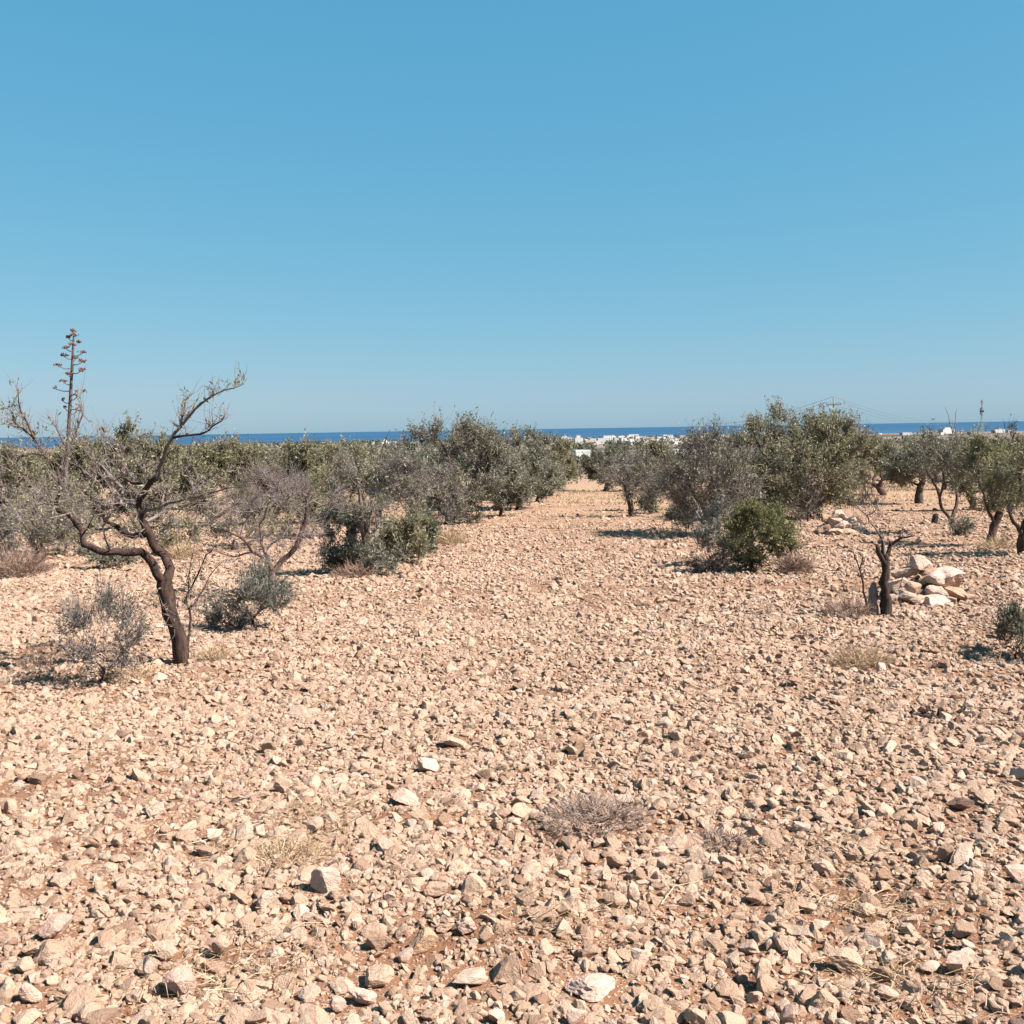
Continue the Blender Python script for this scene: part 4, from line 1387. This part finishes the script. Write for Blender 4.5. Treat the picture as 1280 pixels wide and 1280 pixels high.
HAND = [
    (408, 1109, 44, 34, 'bright white angular stone with a dark hollow beside it, left of centre in front', M_STONE_WHITE, 0),
    (744, 1233, 72, 28, 'widest pale flat slab at the bottom centre-right, half sunk in the rubble', M_STONE_WHITE, -.05),
    (720, 1271, 26, 24, 'smooth white egg-like stone at the bottom edge below the flat slab', M_STONE_WHITE, .3),
    (622, 1272, 30, 18, 'long white stone slanting down right at the bottom edge', M_STONE_WHITE, .5),
    (527, 1173, 42, 38, 'orange-tinted ribbed wedge stone in the lower middle', M_STONE_ORANGE, .35),
    (506, 1190, 22, 20, 'small round grey stone tucked left of the orange ribbed wedge', M_STONE_GREY, 0),
    (475, 1172, 36, 30, 'cream stone just left of the round grey one near the orange wedge', None, -.3),
    (585, 1161, 32, 26, 'white split stone right of the orange ribbed wedge', M_STONE_WHITE, .3),
    (608, 1172, 20, 26, 'pale upright stone touching the right of the white split stone', None, 0),
    (586, 1223, 50, 20, 'broad low slab with a domed top left of the flat white slab', None, .1),
    (467, 1221, 52, 26, 'brown-sided cream block under the long straw stem in the lower middle', None, 0),
    (420, 1256, 26, 24, 'grey-white boxy stone at the lower left of centre by the bottom edge', M_STONE_GREY, 0),
    (455, 1242, 44, 24, 'long whitish slab right of the grey-white boxy stone', M_STONE_WHITE, .35),
    (388, 1243, 36, 22, 'rounded cream stone left of the grey-white boxy stone', None, -.2),
    (67, 1161, 46, 32, 'large grey-white knobbly stone at the lower left', M_STONE_GREY, -.35),
    (186, 1213, 28, 34, 'white pointed stone in the trio of big stones at the lower left', M_STONE_WHITE, 0),
    (203, 1190, 40, 28, 'tan domed stone at the back of the trio of big stones at the lower left', None, 0),
    (222, 1232, 46, 36, 'grey-cream rough stone at the front right of the trio at the lower left', M_STONE_GREY, .3),
    (25, 1212, 32, 22, 'rounded cream stone at the far lower left near the edge', None, 0),
    (36, 1245, 34, 28, 'white lumpy stone just below the rounded one at the far lower left', M_STONE_WHITE, .2),
    (30, 1276, 40, 20, 'smooth cream stone cut by the bottom-left corner', None, 0),
    (256, 1074, 40, 13, 'flat elongated cream slab lying level, left of the dry grass patch', None, 0),
    (146, 1054, 18, 22, 'upright oval stone, right one of a close pair at left', M_STONE_GREY, 0),
    (120, 1053, 20, 24, 'leaning oval stone, left one of a close pair at left', None, .4),
    (266, 1049, 26, 16, 'small white block above the flat elongated slab at left', M_STONE_WHITE, .1),
    (10, 1011, 20, 18, 'round cream stone at the left edge in the lower half', None, 0),
    (276, 1180, 26, 34, 'upright cream stone right of the trio at the lower left', None, 0),
    (352, 985, 26, 20, 'pale angular stone left of centre above the dry grass patch', None, 0),
    (507, 1005, 48, 16, 'long splinter-shaped slab slanting down to the right near the middle', M_STONE_WHITE, .42),
    (525, 1026, 32, 18, 'pitted slab under the lower end of the long splinter-shaped slab', None, .4),
    (532, 951, 34, 26, 'big smooth pale stone above the long splinter-shaped slab', M_STONE_WHITE, 0),
    (568, 927, 36, 16, 'elongated stone behind and right of the big smooth pale one', None, .25),
    (369, 889, 26, 18, 'pale cracked block in the middle distance left of centre', M_STONE_WHITE, 0),
    (335, 928, 22, 22, 'cream block below and left of the pale cracked one', None, 0),
    (546, 1116, 38, 28, 'cracked cream block with a dark right side, below centre', None, 0),
    (767, 1082, 30, 24, 'stone with a dark shadowed left face just below the dry weed', None, .4),
    (737, 1072, 26, 20, 'cream block just below the dry weed, left of the dark-faced stone', None, 0),
    (829, 1086, 20, 18, 'small rounded pale stone right of the dark-faced stone', None, 0),
    (892, 1080, 18, 18, 'small bright cube-like stone below the right end of the dry weed', M_STONE_WHITE, 0),
    (768, 1128, 38, 22, 'tan stone with a deep shadow on its left, below the dry weed', None, .1),
    (790, 1120, 22, 26, 'white upright stone directly right of the deep-shadowed tan one', M_STONE_WHITE, .1),
    (800, 1196, 22, 28, 'bright white stone in the rubble above the flat white slab', M_STONE_WHITE, 0),
    (923, 1260, 16, 18, 'small white pyramid-like stone at the bottom right of centre', M_STONE_WHITE, 0),
    (940, 1184, 32, 18, 'bluish-grey stone in the lower right of centre', M_STONE_GREY, 0),
    (952, 1213, 24, 40, 'tall narrow cream stone right of the small white pyramid', None, .2),
    (986, 1262, 22, 44, 'tall lilac-grey stone on red soil at the bottom right', M_STONE_GREY, .2),
    (968, 1270, 24, 24, 'white round stone left of the tall lilac-grey stone', M_STONE_WHITE, 0),
    (1206, 1161, 38, 22, 'smooth rounded oblong stone on bare soil at the lower right', None, .25),
    (1203, 1011, 34, 22, 'triangular stone at right, its shaded face painted dark brown', M_STONE_BROWN_OR_SHADE, 0),  # dark colour stands in for the shade on its front
    (1184, 1063, 22, 28, 'grooved upright stone, left one of three together at right', None, .3),
    (1206, 1069, 26, 30, 'whitish leaning stone, middle one of three together at right', M_STONE_WHITE, .5),
    (1222, 1064, 18, 20, 'cream block, right one of three together at right', None, 0),
    (1274, 1092, 32, 26, 'white stone with a deep shadow on its left at the right edge', M_STONE_WHITE, .3),
    (1056, 1199, 48, 34, 'big cream two-faced boulder-like stone in the lower right', None, .35),
    (1197, 1197, 38, 32, 'pale lumpy stone with a round hollow at the lower right', M_STONE_WHITE, .2),
    (1162, 1201, 30, 18, 'pale broken stone left of the one with a round hollow', M_STONE_WHITE, 0),
    (1110, 1213, 34, 22, 'shield-shaped cream stone between the boulder-like one and the broken pale one', None, .2),
    (1112, 1241, 28, 20, 'whitish stone just below the shield-shaped one', M_STONE_WHITE, .1),
    (1217, 1262, 22, 26, 'white tall stone at the lower right beside a dark hole', M_STONE_WHITE, .2),
    (1145, 1266, 22, 18, 'small smooth oval stone near the bottom edge at right', None, 0),
    (1274, 1275, 30, 20, 'dark brown rock cut by the bottom-right corner', M_STONE_BROWN_OR_SHADE, 0),
    (1026, 1152, 30, 14, 'low white slab in the right of the foreground below the straw', M_STONE_WHITE, .1),
    (1101, 832, 16, 18, 'bright white stone beside the yellow grass tuft below the charred stump', M_STONE_WHITE, 0),
    (196, 843, 24, 16, 'white flat stone just left of the foot of the leaning trunk', M_STONE_WHITE, 0),
    (180, 822, 22, 12, 'pale slanted slab behind the flat white stone left of the leaning trunk', None, .5),
]
for (px, py, w, h, lab, mt, tl) in HAND:
    placed_stone(px, py, w, h, lab, 'notable stones of the field', mt, tl, sub=3 if w > 30 else 2)

# rock heaps: every rock a thing
HEAP1 = [  # px, py, w, h, depth offset row, material, label
    (1151, 707, 24, 18, .25, M_STONE_WHITE, 'bright white rock crowning the nearer heap'),
    (1132, 713, 28, 14, .3, None, 'long pinkish rock left of the crowning one on the nearer heap'),
    (1180, 726, 42, 26, .1, M_STONE_WHITE, 'big cream slab sloping down the right flank of the nearer heap'),
    (1163, 719, 22, 14, .2, None, 'cream rock between the crowning rock and the sloping slab'),
    (1123, 730, 24, 16, .1, M_STONE_WHITE, 'white rock at the left of the nearer heap against the stump'),
    (1143, 735, 18, 16, -.05, None, 'tan egg-shaped rock in the hollow of the nearer heap'),
    (1155, 727, 16, 10, .1, M_STONE_ORANGE, 'small orange-tinted rock under the crowning rock'),
    (1158, 741, 20, 12, -.05, M_STONE_BROWN_OR_SHADE, 'rock coloured dark brown as the shade in the hollow of the nearer heap'),  # dark rock put in to paint the shade of the hollow
    (1131, 744, 22, 12, -.15, None, 'flat cream rock at the left front of the nearer heap'),
    (1172, 742, 26, 14, -.1, M_STONE_WHITE, 'pale flat rock right of the shaded hollow of the nearer heap'),
    (1196, 741, 28, 12, -.05, None, 'low cream rock at the right foot of the nearer heap'),
    (1165, 751, 34, 10, -.25, M_STONE_WHITE, 'long whitish slab lying along the front of the nearer heap'),
    (1145, 751, 18, 9, -.25, None, 'low tan rock at the front of the nearer heap'),
    (1118, 748, 14, 9, -.2, None, 'small flat rock at the very left foot of the nearer heap'),
    (1206, 748, 18, 9, -.1, None, 'small stray rock at the tip of the right foot of the nearer heap'),
    (1186, 749, 18, 9, -.2, None, 'small cream rock in front of the sloping slab'),
]
HEAP2 = [
    (1052, 648, 22, 16, .3, M_STONE_WHITE, 'white rock on top of the farther heap'),
    (1066, 656, 22, 14, .2, None, 'cream slab on the right slope of the farther heap'),
    (1040, 655, 20, 14, .1, None, 'cream rock on the left slope of the farther heap'),
    (1053, 660, 18, 14, 0, M_STONE_WHITE, 'pale rock in the middle of the farther heap'),
    (1030, 664, 18, 10, -.1, None, 'tan rock at the left foot of the farther heap'),
    (1044, 667, 20, 9, -.2, None, 'low cream rock at the front of the farther heap'),
    (1062, 667, 20, 9, -.2, None, 'low pale rock at the front right of the farther heap'),
    (1078, 664, 18, 9, 0, M_STONE_WHITE, 'white rock at the right foot of the farther heap'),
    (1034, 649, 12, 9, .3, M_STONE_ORANGE, 'small tan rock at the back left of the farther heap'),
    (1060, 644, 12, 8, .5, None, 'small rock at the back of the top of the farther heap'),
]


def heap(rocks, cx, cy, group, ky):
    b = gp(cx, cy)
    for (px, py, w, h, off, mt, lab) in rocks:
        Y = b[1] + off * ky
        p = at(px, py, Y)
        s = Y / F
        seed = int(px * 17 + py)
        me = rock_mesh('rock', seed, [mt or M_STONE], V=IV3, Fc=IF3, shape=(1, 1, 1), pit=.10, rough=.02, cuts=6)
        co = np.array([v.co for v in me.vertices])
        e = np.abs(co).max(0)
        o = link('rock', me)
        hw, hh = w * s * .66, h * s * .74
        o.scale = [hw / e[0], hw * .95 / e[1], hh / e[2]]
        o.rotation_euler = (random.uniform(-.2, .2), (px - cx) / 45 * .3 + random.uniform(-.15, .15), random.uniform(-.5, .5))
        o.location = p
        tag(o, lab, 'rock', group)
        # smaller rubble fills the core under the visible rocks
    g = np.random.default_rng(int(cx))
    V, Fq, n = [], [], 0
    span = max(r[0] for r in rocks) - min(r[0] for r in rocks)
    s = b[1] / F
    for k in range(170):
        me_v = IV * g.uniform(.4, 1.0)
        for c in range(7):
            d = nrm(g.normal(size=3)); hgt = g.uniform(.3, .5)
            me_v = me_v - np.maximum(me_v @ d - hgt, 0)[:, None] * d
        rr = g.uniform(0, 1) ** .7
        a = g.uniform(0, 2 * math.pi)
        hx, hy_ = rr * math.cos(a) * span * s * .5, rr * math.sin(a) * span * s * .35
        hzv = max(0.0, (1 - rr)) * 36 * s * (.7 if ky > 1.2 else .9) * g.uniform(.3, 1)
        x, y = b[0] + hx, b[1] + .25 * ky + hy_
        V.append(me_v * np.array([1, .9, .7]) * g.uniform(3.5, 9) * s + np.array([x, y, float(height(x, y)) + hzv]))
        Fq.append(IF + n); n += len(IV)
    o = link('rubble', mesh_from('rubble', np.vstack(V), [np.vstack(Fq)], [M_STONE]))
    tag(o, 'small rubble filling the core of the ' + group, 'rubble', kind='stuff')


heap(HEAP1, 1158, 750, 'nearer rock heap', 1.0)
heap(HEAP2, 1053, 668, 'farther rock heap', 1.6)


def rubble():
    """The stones strewn over the field: the largest seen as things, the rest as one mass."""
    g = np.random.default_rng(2024)
    #        y0,  y1,  per m2, median diameter, minimum, maximum
    bands = [(1.2, 4.2, 3000, .0245, .009, .11), (4.2, 7, 2100, .0265, .011, .11), (7, 12, 1200, .0300, .018, .11), (12, 20, 400, .040, .028, .13), (20, 30, 60, .058, .042, .15), (30, 48, 5, .085, .065, .18)]
    XY, D = [], []
    for y0, y1, den, med, mn, mx in bands:
        hw0, hw1 = .56 * y0 + 2.8, .56 * y1 + 2.8
        area = (hw0 + hw1) * (y1 - y0)
        n = int(area * den * 1.35)
        off = 2.8 / .56
        y = np.sqrt(g.uniform((y0 + off) ** 2, (y1 + off) ** 2, n)) - off
        x = g.uniform(-1, 1, n) * (.56 * y + 2.8)
        d = np.clip(med * np.exp(g.normal(size=n) * .52), mn, mx)
        dens = .93 + .36 * vnoise(x * .9, y * .9, 21) + .38 * vnoise(x * 3.1, y * 3.1, 22) + .25 * vnoise(x * .22, y * .5, 23)
        dens += np.where(y > 6, .35, .1) * vnoise(x * .14, y * 1.4, 24)
        edge = np.clip((.56 * y + 2.8 - np.abs(x)) / 1.2 + .15, 0, 1)
        keep = g.random(n) < np.clip(dens, .28, 1) * edge
        XY.append(np.stack([x, y], 1)[keep])
        D.append(d[keep])
    XY, D = np.vstack(XY), np.concatenate(D)
    # leave room for the hand-placed stones
    hand = np.array([list(gp(h[0], h[1] + h[3] * .4)[:2]) + [h[2] * gp(h[0], h[1] + h[3] * .4)[1] / F * .62] for h in HAND])
    ok = np.ones(len(XY), bool)
    for hx, hy_, hr in hand:
        dd = np.hypot(XY[:, 0] - hx, (XY[:, 1] - hy_ - hr * .4))
        ok &= ~((dd < hr + D * .25) & (D > .02))
    XY, D = XY[ok], D[ok]
    n = len(D)
    z = height(XY[:, 0], XY[:, 1])
    app = D / XY[:, 1] * (np.abs(XY[:, 0]) < XY[:, 1] * .5) * (XY[:, 1] > 2.95)
    order = np.argsort(-app)
    NVAR = 14
    meshes = [rock_mesh('limestone_chunk', 500 + k, [M_STONE], cuts=10 + k % 4) for k in range(NVAR)]
    big = order[:300 - len(HAND)]
    rest = np.setdiff1d(np.arange(n), big)
    rot = np.stack([g.normal(size=n) * .45, g.normal(size=n) * .45, g.uniform(0, 6.283, n)], 1)
    scl = (D[:, None] * .5) * np.stack([g.uniform(.85, 1.2, n), g.uniform(.85, 1.2, n), g.uniform(.65, 1.3, n)], 1)
    P = np.stack([XY[:, 0], XY[:, 1], z + scl[:, 2] * .5 * g.uniform(-.15, .7, n)], 1)
    for k in big:
        o = link('stone', meshes[int(g.integers(NVAR))], None, P[k])
        o.rotation_euler = rot[k].tolist()
        o.scale = scl[k].tolist()
        tag(o, 'one of the many loose cream limestone fragments strewn across the foreground rubble', 'stone', 'loose stones of the foreground')
    # the rest: points that carry instances of the same chunks
    src = bpy.data.collections.new('limestone_chunks')
    for k, me in enumerate(meshes):
        src.objects.link(bpy.data.objects.new('limestone_chunk', me))
    me = bpy.data.meshes.new('rubble')
    R = len(rest)
    me.vertices.add(R)
    me.vertices.foreach_set('co', P[rest].astype(np.float32).ravel())
    for nm, ty, val, key in (('rot', 'FLOAT_VECTOR', rot[rest], 'vector'), ('scl', 'FLOAT_VECTOR', scl[rest], 'vector'), ('var', 'INT', g.integers(0, NVAR, R), 'value')):
        a = me.attributes.new(nm, ty, 'POINT')
        a.data.foreach_set(key, np.asarray(val, dtype=np.int32 if ty == 'INT' else np.float32).ravel())
    o = link('rubble', me)
    tag(o, 'pale limestone rubble covering the whole field between the larger stones', 'rubble', kind='stuff')
    ng = bpy.data.node_groups.new('strew_stones', 'GeometryNodeTree')
    ng.interface.new_socket('Geometry', in_out='INPUT', socket_type='NodeSocketGeometry')
    ng.interface.new_socket('Geometry', in_out='OUTPUT', socket_type='NodeSocketGeometry')
    N, L = ng.nodes, ng.links
    gi, go = N.new('NodeGroupInput'), N.new('NodeGroupOutput')
    m2p = N.new('GeometryNodeMeshToPoints')
    iop = N.new('GeometryNodeInstanceOnPoints')
    ci = N.new('GeometryNodeCollectionInfo')
    ci.inputs['Collection'].default_value = src
    ci.inputs['Separate Children'].default_value = True
    ci.inputs['Reset Children'].default_value = True

    def attr(nm, ty):
        a = N.new('GeometryNodeInputNamedAttribute')
        a.data_type = ty
        a.inputs['Name'].default_value = nm
        return a.outputs['Attribute']
    e2r = N.new('FunctionNodeEulerToRotation')
    L.new(attr('rot', 'FLOAT_VECTOR'), e2r.inputs[0])
    L.new(gi.outputs[0], m2p.inputs[0])
    L.new(m2p.outputs[0], iop.inputs['Points'])
    L.new(ci.outputs[0], iop.inputs['Instance'])
    iop.inputs['Pick Instance'].default_value = True
    L.new(attr('var', 'INT'), iop.inputs['Instance Index'])
    L.new(e2r.outputs[0], iop.inputs['Rotation'])
    L.new(attr('scl', 'FLOAT_VECTOR'), iop.inputs['Scale'])
    L.new(iop.outputs[0], go.inputs[0])
    md = o.modifiers.new('strew', 'NODES')
    md.node_group = ng
    print('stones', n)


rubble()


# ------------------------------------------------------------------ straw, dry grass, weeds
def blades(g, p, d, ln, w, bend):
    """Curved grass blades: two quads each, lying along d."""
    n = len(p)
    sd = nrm(np.cross(d, g.normal(size=(n, 3))))
    m = p + d * ln[:, None] * .5 + bend * ln[:, None]* .15
    e = p + d * ln[:, None] + bend * ln[:, None] * -.15
    wv = sd * w[:, None] * .5
    V = np.stack([p - wv, p + wv, m - wv * .8, m + wv * .8, e - wv * .2, e + wv * .2], 1).reshape(-1, 3)
    i = np.arange(n)[:, None] * 6
    q = np.concatenate([i + np.array([0, 1, 3, 2]), i + np.array([2, 3, 5, 4])])
    t = g.uniform(0, 1, n)
    return V, q, np.concatenate([t, t])


def straw():
    g = np.random.default_rng(9)
    P = []
    # long stems scattered everywhere, thicker in patches
    y = np.sqrt(g.uniform(2.4 ** 2, 11 ** 2, 4200))
    x = g.uniform(-.6, .6, 4200) * y
    k = vnoise(x * .8 + 9, y * .8, 51) + .6 * vnoise(x * 2.5, y * 2.5, 52) > .30
    x, y = x[k], y[k]
    for (px, py, w, h, n) in ((350, 1065, 150, 60, 420), (240, 1240, 120, 60, 150), (690, 1160, 160, 40, 150), (330, 1215, 120, 60, 150), (1010, 1070, 140, 40, 220), (1080, 1130, 160, 40, 240), (1130, 1230, 120, 60, 220), (400, 1030, 120, 40, 240)):
        c = gp(px, py)
        s = c[1] / F
        x = np.concatenate([x, c[0] + g.normal(size=n) * w * s * .4])
        y = np.concatenate([y, c[1] + g.normal(size=n) * h * s * .9])
    n = len(x)
    p = np.stack([x, y, height(x, y) + g.uniform(.004, .035, n)], 1)
    a = g.uniform(0, 6.283, n)
    d = nrm(np.stack([np.cos(a), np.sin(a), g.normal(size=n) * .22 + .05], 1))
    ln = g.uniform(.03, .16, n) * np.where(g.random(n) < .06, 2.2, 1)
    V, q, t = blades(g, p, d, ln, g.uniform(.0016, .0036, n), nrm(g.normal(size=(n, 3))))
    o = link('straw', mesh_from('straw', V, [q], [M_STRAW], None, t))
    tag(o, 'broken dry straw lying among the stones of the foreground', 'straw', kind='stuff')
    # short dry grass of the field further out
    N = 42000
    y = np.sqrt(g.uniform(11 ** 2, 75 ** 2, N))
    x = g.uniform(-.58, .58, N) * y
    dens = vnoise(x * .22, y * .35, 61) + .6 * vnoise(x * .9, y * 1.1, 62) + np.interp(y, [11, 20, 35, 75], [-.75, -.45, .1, .6])
    k = g.random(N) < np.clip(dens, 0, 1)
    x, y = x[k], y[k]
    n = len(x)
    p = np.stack([x, y, height(x, y) - .01], 1)
    d = nrm(np.stack([g.normal(size=n) * .7, g.normal(size=n) * .7, np.ones(n)], 1))
    V, q, t = blades(g, p, d, g.uniform(.06, .20, n), .004 + .0006 * y, nrm(g.normal(size=(n, 3))))
    o = link('dry_grass', mesh_from('dry_grass', V, [q], [M_STRAW], None, t))
    tag(o, 'thin yellowed dry grass scattered over the farther half of the field', 'dry grass', kind='stuff')


straw()


def tuft(name, label, cat, px, py, wpx, hpx, n, mat, seed, droop=.5, ln=(.5, 1.1), width=.003, wisp=1.0, depth=.9):
    """A low weed or grass tuft: an Empty at its foot with a body of dry stems."""
    b = gp(px, py)
    b[2] = height(b[0], b[1])
    g = np.random.default_rng(seed)
    s = b[1] / F
    W, H = wpx * s / 2, hpx * s
    rr = np.sqrt(g.random(n))
    a = g.uniform(0, 6.283, n)
    x, y = rr * np.cos(a) * W * .75, rr * np.sin(a) * W * depth * .75 + W * depth * .4
    hmax = H * (1 - .6 * rr ** 2)
    p = np.stack([x, y, g.uniform(0, .45, n) * hmax], 1)
    d = nrm(np.stack([np.cos(a) * rr * droop + g.normal(size=n) * .5 * wisp, np.sin(a) * rr * droop + g.normal(size=n) * .5 * wisp, g.uniform(.1, 1.0, n)], 1))
    L = g.uniform(ln[0], ln[1], n) * np.maximum(hmax, H * .3)
    V, q, t = blades(g, p, d, L, np.full(n, width) * g.uniform(.6, 1.4, n), nrm(g.normal(size=(n, 3))))
    me = mesh_from(name, V, [q], [mat], None, t)
    o = link(name, me, None, b)
    tag(o, label, cat)
    return o


tuft('dry_weed', 'wide low tangle of dead grey thistle stems in the middle of the foreground', 'dry weed', 745, 1040, 180, 42, 850, M_WEED, 1, 1.1, (.5, 1.3), .0026, 1.5, .8)
tuft('dry_weed', 'smaller faint clump of dead grey stems right of the big thistle tangle', 'dry weed', 905, 1060, 100, 34, 260, M_WEED, 2, .9, (.4, 1.0), .003, 1.1, .7)
tuft('dry_weed', 'flat brown matted weed with loose straws left of centre in the foreground', 'dry weed', 350, 1094, 150, 22, 600, M_STRAW, 3, 1.2, (.5, 1.4), .003, 1.3, .8)
tuft('dry_grass_tuft', 'pale yellow mound of dry grass beside the bright white stone below the stump', 'grass tuft', 1082, 834, 92, 34, 700, M_STRAW, 4, .7, (.4, .9), .004)
tuft('dry_grass_tuft', 'russet haze of fine dead twigs at the left foot of the charred stump', 'grass tuft', 1062, 780, 76, 36, 480, M_RUST, 5, .5, (.4, 1.1), .005)
tuft('dry_grass_tuft', 'tan dry grass at the right foot of the leaning trunk', 'grass tuft', 268, 832, 50, 28, 260, M_STRAW, 6, .4, (.5, 1.1), .004)
tuft('dry_grass_tuft', 'tan dry grass under the thin grey weedy shrub at left', 'grass tuft', 160, 850, 80, 28, 320, M_STRAW, 7, .5, (.4, 1.1), .004)
tuft('dry_grass_tuft', 'russet dead grass edging the left tree row under the scraggly tree', 'grass tuft', 15, 722, 90, 46, 900, M_RUST, 8, .4, (.5, 1.1), .007)
tuft('dry_grass_tuft', 'yellow dry grass at the right end of the bush cluster left of the aisle', 'grass tuft', 560, 680, 66, 26, 800, M_STRAW, 9, .5, (.4, 1.1), .008)
tuft('dry_grass_tuft', 'russet dry grass at the foot of the grey leafy low shrub', 'grass tuft', 440, 722, 70, 22, 700, M_RUST, 10, .5, (.4, 1.1), .007)
tuft('dry_grass_tuft', 'russet dry grass at the right foot of the fresh-green bush', 'grass tuft', 995, 718, 50, 32, 700, M_RUST, 11, .5, (.4, 1.1), .007)
tuft('dry_grass_tuft', 'yellow dry grass in the open patch below the left olive row', 'grass tuft', 222, 700, 60, 24, 700, M_STRAW, 12, .5, (.4, 1.1), .008)
tuft('dry_grass_tuft', 'small russet dead weed left of the thin grey weedy shrub', 'grass tuft', 42, 835, 60, 18, 320, M_RUST, 13, .6, (.5, 1.2), .004)
tuft('dry_grass_tuft', 'tan dry grass round the foot of the yellow-green olive at right', 'grass tuft', 1250, 690, 60, 20, 500, M_STRAW, 14, .5, (.4, 1.1), .007)
